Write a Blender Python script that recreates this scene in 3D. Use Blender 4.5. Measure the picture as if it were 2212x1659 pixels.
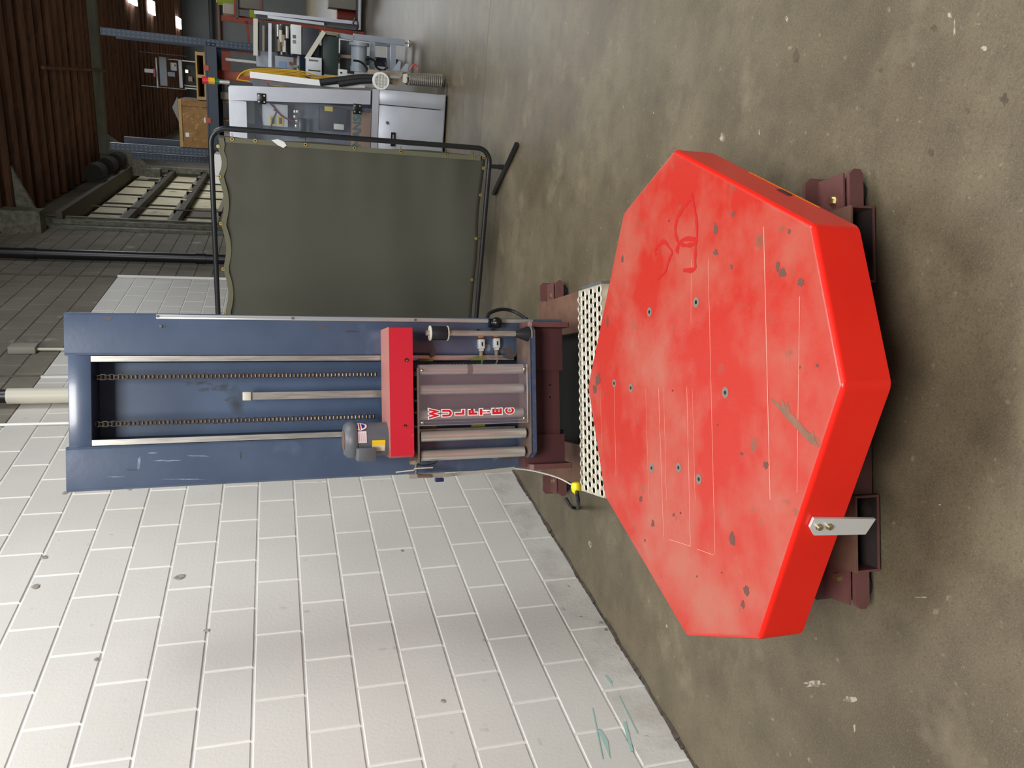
import bpy, bmesh, math, random
from mathutils import Matrix, Vector
random.seed(7)
for o in list(bpy.data.objects): bpy.data.objects.remove(o)
SC = bpy.context.scene
COL = SC.collection
PI = math.pi
# ------------------------------------------------------------ camera
F, PITCH, ROLL, CAMZ = 1674.1, .2969, -.015, 1.5247
cp, sp, cr, sr = math.cos(PITCH), math.sin(PITCH), math.cos(ROLL), math.sin(ROLL)
RT = Vector((1, 0, 0)); FW = Vector((0, cp, -sp)); DN = Vector((0, -sp, -cp))
UH = cr*RT - sr*DN          # upright picture right  -> photo up
VH = sr*RT + cr*DN          # upright picture down   -> photo right
cam = bpy.data.cameras.new('camera'); co = bpy.data.objects.new('camera', cam); COL.objects.link(co)
co.matrix_world = Matrix(((VH.x, UH.x, -FW.x, 0), (VH.y, UH.y, -FW.y, 0), (VH.z, UH.z, -FW.z, CAMZ), (0, 0, 0, 1)))
cam.sensor_width = 36; cam.lens = F/2212*36; cam.clip_end = 200
SC.camera = co
# ------------------------------------------------------------ light
w = bpy.data.worlds.new('world'); SC.world = w; w.use_nodes = True
w.node_tree.nodes['Background'].inputs[0].default_value = (.86, .92, 1, 1)
w.node_tree.nodes['Background'].inputs[1].default_value = .16
def area(name, loc, target, sx, sy, power, col=(1, 1, 1)):
    l = bpy.data.lights.new(name, 'AREA'); l.shape = 'RECTANGLE'; l.size = sx; l.size_y = sy; l.energy = power; l.color = col
    o = bpy.data.objects.new(name, l); COL.objects.link(o); o.location = loc
    o.rotation_euler = (Vector(target)-Vector(loc)).to_track_quat('-Z', 'Y').to_euler(); return o
area('bay_light', (-.3, -1.6, 4.4), (-.5, 3.0, .6), 2.2, 1.6, 270, (1, .98, .95))
area('bay_light', (.4, 2.3, 4.9), (.2, 2.6, 0), 1.2, 1.8, 120, (.97, .98, 1))
area('bay_light', (5.5, 3.5, 4.9), (4, 5.5, 0), 3, 3, 300, (.95, .98, 1))
area('bay_light', (8, 16, 4.9), (8, 16, 0), 3, 5, 330, (.95, .98, 1))
area('bay_light', (14, 30, 4.9), (14, 30, 0), 4, 6, 420, (.95, .98, 1))
SC.view_settings.view_transform = 'Standard'; SC.view_settings.look = 'None'
SC.view_settings.gamma = 1; SC.view_settings.use_curve_mapping = False; SC.view_settings.exposure = 0.0
# ------------------------------------------------------------ ray helpers: a photo pixel meets a real plane
def ray(px, py):
    u = 1659-py-829.5; v = px-1106
    return (FW*F + UH*u + VH*v)/F
CO = Vector((0, 0, CAMZ))
def hit(px, py, n, c):
    n = Vector(n); d = ray(px, py); t = (c-n.dot(CO))/n.dot(d); return CO+d*t
PSI = .3665
BN = Vector((math.cos(PSI), -math.sin(PSI), 0)); BT = Vector((math.sin(PSI), math.cos(PSI), 0))
BM = Matrix.Rotation(-PSI, 4, 'Z')       # building frame: x' away from the block wall, y' along it
BI = BM.inverted()
def hx(px, py, c): return BI @ hit(px, py, BN, c)
def hy(px, py, c): return BI @ hit(px, py, BT, c)
def hz(px, py, c): return BI @ hit(px, py, (0, 0, 1), c)
# ------------------------------------------------------------ materials
def lin(c):
    return tuple(((v/255)/12.92 if v/255 <= .04045 else ((v/255+.055)/1.055)**2.4) for v in c)+(1,)
MATS = {}
def mat(name, c, rough=.5, metal=0, c2=None, scale=6, lo=.35, hi=.7, bump=0, bscale=60, c3=None, s3=40, l3=.62, h3=.7, coat=0, alpha=1, stretch=None, detail=6, spec=.5, wpos=False):
    if name in MATS: return MATS[name]
    m = bpy.data.materials.new(name); m.use_nodes = True; nt = m.node_tree; N = nt.nodes; L = nt.links
    b = N['Principled BSDF']; b.inputs['Roughness'].default_value = rough; b.inputs['Metallic'].default_value = metal
    b.inputs['Specular IOR Level'].default_value = spec
    if coat: b.inputs['Coat Weight'].default_value = coat; b.inputs['Coat Roughness'].default_value = .12
    src = N.new('ShaderNodeNewGeometry').outputs['Position'] if wpos else N.new('ShaderNodeTexCoord').outputs['Object']
    if stretch:
        mp = N.new('ShaderNodeMapping'); mp.inputs['Scale'].default_value = stretch; L.new(src, mp.inputs[0]); src = mp.outputs[0]
    def noise(s, d=detail, r=.6):
        n = N.new('ShaderNodeTexNoise'); n.inputs['Scale'].default_value = s; n.inputs['Detail'].default_value = d; n.inputs['Roughness'].default_value = r
        L.new(src, n.inputs['Vector']); return n.outputs['Fac']
    def ramp(f, a, z):
        r = N.new('ShaderNodeMapRange'); r.inputs['From Min'].default_value = a; r.inputs['From Max'].default_value = z; r.clamp = True
        L.new(f, r.inputs['Value']); return r.outputs[0]
    cur = None
    if c2 is not None:
        mx = N.new('ShaderNodeMix'); mx.data_type = 'RGBA'; L.new(ramp(noise(scale), lo, hi), mx.inputs[0])
        mx.inputs[6].default_value = lin(c); mx.inputs[7].default_value = lin(c2); cur = mx.outputs[2]
    if c3 is not None:
        mx = N.new('ShaderNodeMix'); mx.data_type = 'RGBA'; L.new(ramp(noise(s3, 3, .5), l3, h3), mx.inputs[0])
        if cur: L.new(cur, mx.inputs[6])
        else: mx.inputs[6].default_value = lin(c)
        mx.inputs[7].default_value = lin(c3); cur = mx.outputs[2]
    if cur: L.new(cur, b.inputs['Base Color'])
    else: b.inputs['Base Color'].default_value = lin(c)
    if bump:
        bp = N.new('ShaderNodeBump'); bp.inputs['Strength'].default_value = bump; bp.inputs['Distance'].default_value = .01
        L.new(noise(bscale, 4), bp.inputs['Height']); L.new(bp.outputs[0], b.inputs['Normal'])
    if alpha < 1: b.inputs['Alpha'].default_value = alpha
    MATS[name] = m; return m
def emit(name, c, s):
    m = bpy.data.materials.new(name); m.use_nodes = True; b = m.node_tree.nodes['Principled BSDF']
    b.inputs['Base Color'].default_value = lin(c); b.inputs['Emission Color'].default_value = lin(c); b.inputs['Emission Strength'].default_value = s; return m
blockw = mat('painted_block', (214, 211, 204), .5, c2=(204, 201, 194), scale=1.1, lo=.4, hi=.75, bump=.1, bscale=60, c3=(178, 173, 164), s3=14, l3=.7, h3=.82, wpos=True)
mortarw = mat('painted_mortar', (236, 235, 230), .45, bump=.2, bscale=30)
blockd = mat('dirty_painted_block', (210, 207, 200), .55, c2=(182, 177, 168), scale=5, lo=.45, hi=.75, bump=.15, bscale=60, c3=(140, 132, 120), s3=24, l3=.66, h3=.76, wpos=True)
blockg = mat('bare_block', (140, 134, 122), .85, c2=(112, 107, 96), scale=1.2, bump=.3, bscale=70, c3=(184, 182, 176), s3=2.3, l3=.64, h3=.76, wpos=True)
mortarg = mat('bare_mortar', (92, 86, 76), .9, c2=(112, 106, 96), scale=9)
conc = mat('concrete_floor', (117, 107, 85), .44, c2=(84, 74, 56), scale=1.5, lo=.34, hi=.68, bump=.1, bscale=70, c3=(152, 143, 122), s3=38, l3=.66, h3=.8, detail=14)
def floor_detail(m):
    nt = m.node_tree; N = nt.nodes; L = nt.links; b = N['Principled BSDF']; tc = N.new('ShaderNodeTexCoord')
    cur = b.inputs['Base Color'].links[0].from_socket
    for sc_, lo, hi, col, st in ((7, .46, .68, (78, 69, 54), .55), (95, .5, .72, (80, 71, 55), .7), (240, .5, .75, (150, 140, 118), .5), (3.2, .58, .74, (146, 136, 112), .5), (60, .71, .76, (196, 188, 168), .7)):
        n = N.new('ShaderNodeTexNoise'); n.inputs['Scale'].default_value = sc_; n.inputs['Detail'].default_value = 5; n.inputs['Roughness'].default_value = .62; L.new(tc.outputs['Object'], n.inputs['Vector'])
        r = N.new('ShaderNodeMapRange'); r.inputs['From Min'].default_value = lo; r.inputs['From Max'].default_value = hi; r.inputs['To Max'].default_value = st; L.new(n.outputs['Fac'], r.inputs['Value'])
        mx = N.new('ShaderNodeMix'); mx.data_type = 'RGBA'; L.new(r.outputs[0], mx.inputs[0]); L.new(cur, mx.inputs[6]); mx.inputs[7].default_value = lin(col); cur = mx.outputs[2]
    L.new(cur, b.inputs['Base Color'])
floor_detail(conc)
redtop = None
redm = mat('red_paint', (240, 36, 20), .3, c2=(232, 30, 18), scale=4, bump=.06, bscale=30, c3=(236, 92, 72), s3=16, l3=.72, h3=.84)
maroon = mat('maroon_primer', (112, 72, 68), .5, c2=(96, 62, 60), scale=8, bump=.1)
brownm = mat('dusty_brown_primer', (124, 92, 74), .65, c2=(104, 72, 60), scale=9, bump=.12)
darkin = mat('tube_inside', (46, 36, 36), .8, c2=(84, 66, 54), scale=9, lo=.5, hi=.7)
rubber = mat('black_rubber', (26, 27, 32), .5)
blue = mat('blue_grey_paint', (78, 92, 115), .28, c2=(63, 76, 99), scale=2.5, bump=.04, bscale=20, c3=(112, 130, 158), s3=5, l3=.6, h3=.85, coat=.35)
bluer = mat('blue_recess_paint', (82, 102, 130), .4, c2=(68, 86, 114), scale=3, c3=(50, 50, 46), s3=3.4, l3=.62, h3=.72)
blued = mat('blue_recess_shade', (40, 54, 80), .5, c2=(30, 40, 60), scale=6)  # darker copy of the mast blue, shade of the recess sides and top
rust = mat('rusty_steel', (112, 88, 72), .7, c2=(84, 72, 66), scale=18, bump=.25, c3=(66, 78, 104), s3=14, l3=.55, h3=.66)
steel = mat('brushed_steel', (206, 203, 196), .34, .75, c2=(168, 162, 152), scale=14, stretch=(8, 8, .6))
alum = mat('aluminium', (188, 190, 192), .38, .85, c2=(162, 165, 168), scale=9, bump=.06)
roll = mat('grey_roller', (206, 203, 196), .24, .6, c2=(190, 186, 178), scale=5)
dgrey = mat('dark_grey_metal', (94, 97, 102), .45, c2=(84, 86, 90), scale=7)
chainm = mat('greasy_chain', (52, 46, 40), .35, .6, c2=(92, 82, 66), scale=120)
crim = mat('crimson_paint', (206, 36, 54), .38, c2=(196, 30, 48), scale=3, bump=.05, bscale=30, c3=(212, 84, 92), s3=26, l3=.7, h3=.8)
white = mat('white_plastic', (222, 222, 218), .45)
cream = mat('off_white', (205, 200, 184), .5)
orange = mat('orange_plastic', (226, 130, 30), .45)
yellow = mat('yellow_plastic', (232, 214, 30), .4)
blackp = mat('black_plastic', (18, 18, 20), .28)
brass = mat('brass', (196, 172, 100), .35, .8)
zinc = mat('zinc_bolt', (190, 178, 140), .3, .9)
letred = mat('decal_red', (212, 24, 38), .4)
letwht = mat('decal_white', (240, 238, 236), .4)
canvas = mat('olive_canvas', (76, 76, 65), .8, c2=(71, 71, 60), scale=2, bump=.15, bscale=300)
blkpipe = mat('black_pipe', (28, 29, 31), .35)
perfm = mat('galvanised_plank', (214, 208, 190), .38, .3, c2=(176, 168, 148), scale=30)
def glassm(name, c, a, rough=.05):
    m = mat(name, c, rough, alpha=a); return m
plexi = glassm('clear_plastic', (178, 160, 170), .13)
plexi2 = glassm('clear_door_plastic', (190, 200, 212), .06)
logm = mat('ceiling_timber', (136, 96, 74), .75, c2=(98, 66, 50), scale=1.5, lo=.3, hi=.7, stretch=(.6, 3, 3), c3=(78, 50, 38), s3=5, l3=.55, h3=.8, wpos=True)
deck = mat('roof_deck', (52, 34, 26), .9, c2=(38, 25, 20), scale=3)
girm = mat('girder_paint', (128, 132, 116), .85, c2=(104, 106, 92), scale=1.5)
galv = mat('galvanised_steel', (126, 126, 112), .6, .25, c2=(96, 96, 84), scale=14, lo=.38, hi=.62, bump=.2)
insul = mat('door_panel_foam', (214, 207, 178), .7, c2=(196, 188, 156), scale=4, c3=(140, 128, 98), s3=3, l3=.6, h3=.75)
rackb = mat('rack_blue', (16, 42, 66), .45, c2=(12, 33, 54), scale=5)
racko = mat('rack_orange', (184, 74, 40), .5, c2=(150, 58, 34), scale=7)
osb = mat('plywood', (150, 112, 62), .7, c2=(126, 88, 46), scale=14, c3=(176, 142, 92), s3=30, l3=.6, h3=.7)
pine = mat('pine', (184, 152, 98), .7, c2=(160, 128, 78), scale=8)
mgrey = mat('machine_grey', (150, 158, 168), .42, c2=(138, 146, 156), scale=5)
dgreen = mat('dark_green_panel', (34, 50, 46), .5)
navy = mat('dark_slate_panel', (38, 42, 52), .5)
farw = mat('far_wall_grey', (92, 94, 92), .8, c2=(84, 86, 84), scale=1)
tan = mat('dusty_tan', (150, 136, 116), .7, c2=(128, 116, 98), scale=12)
card = mat('cardboard', (164, 128, 98), .8)
# ------------------------------------------------------------ mesh builder
class MB:
    def __init__(s): s.b = bmesh.new(); s.mats = []
    def mi(s, m):
        if m is None: return 0
        if m not in s.mats: s.mats.append(m)
        return s.mats.index(m)
    def faces(s, vs, fs, m=None, smooth=False, M=None):
        bv = [s.b.verts.new((M @ Vector(v)) if M else Vector(v)) for v in vs]; k = s.mi(m)
        for f in fs:
            try:
                q = s.b.faces.new([bv[i] for i in f]); q.material_index = k; q.smooth = smooth
            except ValueError: pass
        return bv
    def box(s, x0, x1, y0, y1, z0, z1, m=None, M=None, bev=0):
        if x0 > x1: x0, x1 = x1, x0
        if y0 > y1: y0, y1 = y1, y0
        if z0 > z1: z0, z1 = z1, z0
        vs = [(x, y, z) for x in (x0, x1) for y in (y0, y1) for z in (z0, z1)]
        fs = [(0, 1, 3, 2), (4, 6, 7, 5), (0, 4, 5, 1), (2, 3, 7, 6), (0, 2, 6, 4), (1, 5, 7, 3)]
        if bev:
            t = bmesh.new(); bv = [t.verts.new(v) for v in vs]
            for f in fs: t.faces.new([bv[i] for i in f])
            bmesh.ops.bevel(t, geom=t.edges[:], offset=bev, segments=2, affect='EDGES', profile=.5)
            t.verts.index_update()
            s.faces([v.co.copy() for v in t.verts], [[v.index for v in f.verts] for f in t.faces], m, False, M); t.free(); return s
        s.faces(vs, fs, m, False, M); return s
    def prism(s, pts, a, b_, axis='z', m=None, M=None):
        f = {'z': lambda p, h: (p[0], p[1], h), 'y': lambda p, h: (p[0], h, p[1]), 'x': lambda p, h: (h, p[0], p[1])}[axis]
        n = len(pts); vs = [f(p, a) for p in pts]+[f(p, b_) for p in pts]
        s.faces(vs, [list(range(n))[::-1], list(range(n, 2*n))]+[(i, (i+1) % n, n+(i+1) % n, n+i) for i in range(n)], m, False, M); return s
    def cyl(s, p0, p1, r0, r1=None, n=16, m=None, cap=True, M=None):
        r1 = r0 if r1 is None else r1; p0 = Vector(p0); p1 = Vector(p1); d = (p1-p0).normalized()
        a = d.orthogonal().normalized(); c = d.cross(a); vs = []
        for p, r in ((p0, r0), (p1, r1)):
            for i in range(n):
                t = 2*PI*i/n; vs.append(p+a*math.cos(t)*r+c*math.sin(t)*r)
        k = s.mi(m); bv = [s.b.verts.new((M @ v) if M else v) for v in vs]
        for i in range(n):
            q = s.b.faces.new([bv[i], bv[(i+1) % n], bv[n+(i+1) % n], bv[n+i]]); q.smooth = True; q.material_index = k
        if cap:
            for rg in (list(range(n))[::-1], list(range(n, 2*n))):
                q = s.b.faces.new([bv[i] for i in rg]); q.material_index = k
        return s
    def tube(s, pts, r, n=10, m=None, M=None):
        P = [Vector(p) for p in pts]; rings = []; k = s.mi(m); a = None
        for i, p in enumerate(P):
            d = (P[min(i+1, len(P)-1)]-P[max(i-1, 0)]).normalized()
            a = d.orthogonal().normalized() if a is None else (a-d*a.dot(d)).normalized()
            c = d.cross(a)
            rings.append([s.b.verts.new((M @ (p+a*math.cos(2*PI*j/n)*r+c*math.sin(2*PI*j/n)*r)) if M else (p+a*math.cos(2*PI*j/n)*r+c*math.sin(2*PI*j/n)*r)) for j in range(n)])
        for q0, q1 in zip(rings, rings[1:]):
            for j in range(n):
                f = s.b.faces.new([q0[j], q0[(j+1) % n], q1[(j+1) % n], q1[j]]); f.smooth = True; f.material_index = k
        for rg in (rings[0][::-1], rings[-1]):
            f = s.b.faces.new(rg); f.material_index = k
        return s
    def lathe(s, prof, o=(0, 0, 0), axis='z', n=24, m=None, M=None):
        k = s.mi(m); rings = []
        for r, h in prof:
            rg = []
            for j in range(n):
                c, q = math.cos(2*PI*j/n)*r, math.sin(2*PI*j/n)*r
                v = {'z': (c, q, h), 'x': (h, c, q), 'y': (c, h, q)}[axis]
                v = Vector(v)+Vector(o); rg.append(s.b.verts.new((M @ v) if M else v))
            rings.append(rg)
        for q0, q1 in zip(rings, rings[1:]):
            for j in range(n):
                f = s.b.faces.new([q0[j], q0[(j+1) % n], q1[(j+1) % n], q1[j]]); f.smooth = True; f.material_index = k
        for rg in (rings[0][::-1], rings[-1]):
            try: s.b.faces.new(rg).material_index = k
            except ValueError: pass
        return s
    def done(s, name):
        bmesh.ops.recalc_face_normals(s.b, faces=s.b.faces[:])
        me = bpy.data.meshes.new(name); s.b.to_mesh(me); s.b.free()
        for m in s.mats: me.materials.append(m)
        me.set_sharp_from_angle(angle=.7)
        return me
WM = {}
def obj(name, mb, m=None, parent=None, M=None, label=None, cat=None, group=None, kind=None):
    me = mb.done(name) if isinstance(mb, MB) else mb
    if m is not None and not len(me.materials): me.materials.append(m)
    o = bpy.data.objects.new(name, me); COL.objects.link(o)
    W = M if M is not None else (WM[parent.name] if parent else Matrix())
    if parent: o.parent = parent; o.matrix_basis = WM[parent.name].inverted() @ W
    else: o.matrix_basis = W
    WM[o.name] = W.copy(); tag(o, label, cat, group, kind); return o
def tag(o, label=None, cat=None, group=None, kind=None):
    if label: o['label'] = label
    if cat: o['category'] = cat
    if group: o['group'] = group
    if kind: o['kind'] = kind
def empty(name, M, label=None, cat=None, group=None, kind=None):
    o = bpy.data.objects.new(name, None); COL.objects.link(o); o.matrix_basis = M; o.empty_display_size = .1
    WM[o.name] = M.copy(); tag(o, label, cat, group, kind); return o
def dup(o, parent, M):
    c = o.copy(); COL.objects.link(c); c.parent = parent; c.matrix_basis = WM[parent.name].inverted() @ M; WM[c.name] = M.copy(); return c
TR = Matrix.Translation
def arc(cx, cy, r, a0, a1, n=8): return [(cx+r*math.cos(a0+(a1-a0)*i/n), cy+r*math.sin(a0+(a1-a0)*i/n)) for i in range(n+1)]
def bez(pts, n=10):
    out = []; P = [Vector(p) for p in pts]; P = [P[0]*2-P[1]]+P+[P[-1]*2-P[-2]]
    for i in range(1, len(P)-2):
        for k in range(n):
            t = k/n; a, b, c, d = P[i-1:i+3]
            out.append(.5*((2*b)+(c-a)*t+(2*a-5*b+4*c-d)*t*t+(3*b-a-3*c+d)*t**3))
    out.append(P[-2]); return out

# ============================================================ SETTING
WX = -2.333; CB = .2032; Y0 = 4.016
# floor slabs split by saw-cut joints
fl = obj('floor', MB().box(-2.9, 24, -7, 46, -.12, -.012), mortarg, M=BM, kind='structure')
cuts = [-7, 6.004, 24.5, 46]
for a, b in zip(cuts, cuts[1:]):
    obj('slab', MB().box(WX, 24, a+.003, b-.003, -.02, 0), conc, fl, M=BM)
# pale scuffs and paint splashes on the concrete
fs_m = mat('floor_scuff_pale', (172, 164, 146), .6, c2=(120, 111, 90), scale=60, lo=.45, hi=.55); fs_d = mat('floor_stain_dark', (70, 61, 46), .6, c2=(100, 90, 70), scale=30)
slabs = [o for o in fl.children]
for i, (x, y, rx, ry, m) in enumerate(((2125, 105, 7, 8, fs_m), (2052, 32, 6, 9, fs_m), (2062, 60, 2, 26, fs_m), (2110, 52, 10, 3, fs_m), (1700, 42, 4, 8, fs_m), (1560, 296, 6, 10, fs_m), (1640, 286, 2, 8, fs_m), (1412, 244, 2, 3, fs_m), (2018, 62, 9, 10, fs_d), (2170, 215, 12, 18, fs_d), (1720, 120, 8, 22, fs_d),
                                         (1902, 152, 5, 6, fs_d), (2090, 240, 6, 7, fs_d), (2010, 328, 10, 10, fs_d), (1846, 1572, 3, 10, fs_m), (1760, 1478, 26, 8, fs_m), (1838, 1510, 20, 10, fs_m), (1990, 1290, 16, 2, fs_m), (1440, 1352, 3, 6, fs_m), (2030, 1090, 3, 2, fs_m), (1275, 1175, 4, 9, fs_m), (1233, 700, 10, 24, fs_m))):
    Rn = random.Random(i); k = []
    for t in range(11):
        q = Rn.uniform(.45, 1.1); p = hz(x+rx*q*math.cos(t*2*PI/11), y+ry*q*math.sin(t*2*PI/11), 0); k.append((p.x, p.y))
    par = slabs[0] if k[0][1] < cuts[1] else slabs[1]
    obj('floor_scuff', MB().faces and MB().prism(k, 0, .0005, 'z'), m, par, M=BM)
# block walls: every block a part
def full_block(w_, m):
    mb = MB(); h = CB-.009; g = .0035; d = .006
    v = [(0, 0, 0), (0, w_, 0), (0, w_, h), (0, 0, h), (d, g, g), (d, w_-g, g), (d, w_-g, h-g), (d, g, h-g)]
    mb.faces(v, [(4, 5, 6, 7), (0, 1, 5, 4), (1, 2, 6, 5), (2, 3, 7, 6), (3, 0, 4, 7), (3, 2, 1, 0)], m); return mb.done('block')
blk = {k: {q: full_block(w_-.009, m) for q, w_ in ((1, .4064), (0, .2032))} for k, m in (('w', blockw), ('d', blockd), ('g', blockg))}
def block_run(parent, ya, yb, c0, c1, white_to, dirt=True):
    for c in range(c0, c1):
        off = 0 if c % 2 == 0 else .2032
        k = math.floor((ya-(Y0+off))/.4064)
        y = Y0+off+k*.4064
        while y < yb-.01:
            a, b = max(y, ya), min(y+.4064, yb)
            if b-a > .06:
                key = 'w' if c < white_to else 'g'
                if c == 0 and key == 'w' and dirt: key = 'd'
                full = b-a > .39
                o = bpy.data.objects.new('block', blk[key][1 if full else 0]); COL.objects.link(o); o.parent = parent
                sc = 1 if full else (b-a-.009)/(.2032-.009)
                o.matrix_basis = TR((WX-.006+random.uniform(-.0008, .0008), a+.0045, c*CB+.0045)) @ Matrix.Diagonal((1, sc, 1, 1))
            y += .4064
wl = obj('wall_left', MB().box(WX-.2, WX-.006, 1.4, 5.43, 0, 5.1), mortarw, M=BM, kind='structure')
block_run(wl, 1.6, 5.43, 0, 18, 99)
wl2 = obj('wall_left_rear', MB().box(WX-.2, WX-.0062, 5.45, 13.2, 0, 5.1, mortarg).box(WX-.2, WX-.0055, 5.45, 9.72, 0, 3.2512, mortarw), M=BM, kind='structure')
block_run(wl2, 5.47, 9.72, 5, 25, 16, False)
block_run(wl2, 9.76, 12.78, 8, 25, 0)
# wall above the sectional door and beyond it
wl3 = obj('wall_left_far', MB().box(WX-.2, WX, 13.2, 21, 4.5, 5.4).box(WX-.2, WX, 20.6, 45, 0, 5.4), blockg, M=BM, kind='structure')
obj('wall_far', MB().box(-2.6, 24, 39, 39.2, 0, 6.4), farw, M=BM, kind='structure')
obj('wall_right', MB().box(23.8, 24, -7, 46, 0, 6.4), farw, M=BM, kind='structure')
# dirty caulk along the foot of the wall
mb = MB(); n = 90
for i in range(n):
    a = 1.4+i*4.05/n; b = 1.4+(i+1)*4.05/n
    w0 = .014+.006*math.sin(i*.9)+random.uniform(-.003, .004); h0 = .010+.005*math.sin(i*.53)+random.uniform(-.003, .003)
    mb.faces([(WX+.001, a, h0), (WX+.001, b, h0*.8), (WX+w0, b, .001), (WX+w0, a, .001), (WX-.004, a, 0), (WX-.004, b, 0)], [(0, 1, 2, 3), (3, 2, 5, 4), (4, 5, 1, 0)])
obj('baseboard_left', mb, mat('dirt_seam', (84, 76, 66), .95, c2=(52, 46, 40), scale=30, bump=.6), M=BM, kind='structure')
# vertical control joint ribs
obj('trim_1', MB().cyl((WX+.004, 5.45, 0), (WX+.004, 5.45, 5.1), .011, n=8), mortarw, M=BM, kind='structure')
obj('trim_2', MB().box(WX, WX+.012, 6.36, 6.385, 0, 3.25, mortarw).box(WX, WX+.006, 6.39, 6.41, 0, 5, mortarg), M=BM, kind='structure')
obj('trim_3', MB().box(WX-.004, WX+.02, 9.725, 9.755, 0, 3.25, mortarw).box(WX-.004, WX+.01, 9.725, 9.745, 3.25, 5.1, mortarg), M=BM, kind='structure')
# teal scuffs on the wall
for q in ([(1345, 1560), (1362, 1625), (1368, 1622), (1352, 1558)], [(1290, 1575), (1318, 1640), (1313, 1600), (1300, 1580)], [(1305, 1460), (1324, 1485), (1320, 1470), (1310, 1458)],
          [(1278, 1530), (1300, 1640), (1303, 1640), (1281, 1530)], [(1335, 1505), (1375, 1585), (1378, 1584), (1338, 1504)]):
    v = [hx(x, y, WX) for x, y in q]; mb = MB(); mb.faces([(WX+.0016, p.y, p.z) for p in v]+[(WX+.0008, p.y, p.z) for p in v], [(0, 1, 2, 3), (7, 6, 5, 4), (0, 1, 5, 4), (1, 2, 6, 5), (2, 3, 7, 6), (3, 0, 4, 7)])
    obj('paint_scuff', mb, mat('teal_scuff', (164, 196, 188), .6), wl, M=BM)
for x, y, r in ((388, 1248, 12), (78, 1268, 9), (96, 1205, 7), (140, 1065, 8), (380, 1050, 5), (280, 1058, 5), (447, 1363, 6), (208, 1425, 5), (957, 1515, 5), (868, 1190, 4)):
    p = hx(x, y, WX); mb = MB(); k = [(random.uniform(.5, 1)*r*.0028*math.cos(t*PI/4), random.uniform(.5, 1)*r*.0028*math.sin(t*PI/4)) for t in range(8)]
    mb.faces([(WX+.003, p.y+a, p.z+b) for a, b in k]+[(WX+.007, p.y, p.z)], [(i, (i+1) % 8, 8) for i in range(8)])
    obj('plaster_chip', mb, mat('chip', (176, 172, 164), .8, c2=(120, 114, 104), scale=60), wl, M=BM)
# ceiling: deck, joists, girders
ce = obj('ceiling', MB().box(-2.6, 24, 5, 46, 5.36, 5.46), deck, M=BM, kind='structure')
y = 12.2; jm = None; k = 0
while y < 40:
    if jm is None:
        mb = MB(); h = .26; w_ = .34; pf = [(0, .26), (0, .06)]+[(w_/2-w_/2*math.cos(t*PI/5), .06-.06*math.sin(t*PI/5)) for t in range(1, 5)]+[(w_, .06), (w_, .26)]
        mb.prism([(a, b) for a, b in pf], 0, 16, 'x'); me = mb.done('joist'); me.materials.append(logm)
        for f in me.polygons: f.use_smooth = False
        jm = me
    o = bpy.data.objects.new('joist', jm); COL.objects.link(o); o.parent = ce
    o.matrix_basis = TR((WX+random.uniform(0, .1), y, 5.1+random.uniform(-.012, .012))) @ Matrix.Rotation(random.uniform(-.004, .004), 4, 'Z')
    y += (.54 if y < 24 else .8); k += 1
obj('girder', MB().box(-1.9, 14, 19.3, 19.5, 4.94, 5.1), girm, ce, M=BM)
def knee(parent, yy, zt, s=1):
    mb = MB().prism([(WX, zt), (WX+.9*s, zt), (WX+.9*s, zt-.12), (WX+.2, zt-1.0*s), (WX, zt-1.15*s)], yy, yy+.05, 'y').box(WX, WX+.18, yy-.15, yy+.2, zt-1.2*s, zt-.9*s)
    obj('knee_bracket', mb, galv, parent, M=BM)
knee(ce, 19.35, 5.1); 
for z in (16.4, 17.6, 18.6): obj('pipe', MB().cyl((WX+.35, z, 4.7), (WX+.35, z+.5, 4.7), .17), mat('dark_drum', (40, 36, 30), .8), ce, M=BM)
obj('conduit', MB().cyl((-.2, 15.2, 5.06), (-.2, 19.9, 4.95), .03), logm, ce, M=BM)
sk = emit('skylight_glow', (235, 246, 255), 7)
for i, (a, b) in enumerate(((24.7, 26.0), (28.4, 29.8), (36.4, 38.0))):
    o = obj('skylight', MB().box(1.5, 1.9, a, b, 5.04, 5.09), sk, M=BM, label=('nearest bright square roof light beside the timber joists', 'middle bright square roof light of the three', 'farthest bright roof light beside the grey end wall')[i], cat='skylight', group='bright roof lights')
# downpipes on the wall
def downpipe(yy, r, z0, z1, m, label, d=.09, zc=None, m2=None):
    mb = MB().cyl((WX+d, yy, z0), (WX+d, yy, zc or z1), r, m=m, n=20)
    if zc: mb.cyl((WX+d, yy, zc), (WX+d, yy, z1), r*.85, m=m2, n=20)
    o = obj('downpipe', mb, M=BM, label=label, cat='pipe')
    for z in (.5, 2.4, 4.3): obj('coupling', MB().cyl((WX+d, yy, z-.06), (WX+d, yy, z+.06), r*1.12, n=20), m if z < (zc or 9) else m2, o)
downpipe(10.45, .062, 0, 5.1, blkpipe, 'black vertical downpipe on the bare grey block wall')
downpipe(5.78, .056, 0, 5.1, cream, 'white-painted downpipe with a dark top beside the mast', .08, 3.31, blkpipe)
o = obj('conduit_box', MB().box(WX+.003, WX+.06, 6.93, 7.06, 3.42, 3.62, bev=.004), mat('grey_box', (150, 146, 134), .6), M=BM, label='small grey junction box on bare blocks above the mast', cat='junction box')
obj('conduit', MB().cyl((WX+.025, 6.99, 0.5), (WX+.025, 6.99, 3.42), .012), cream, o, M=BM)
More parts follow.
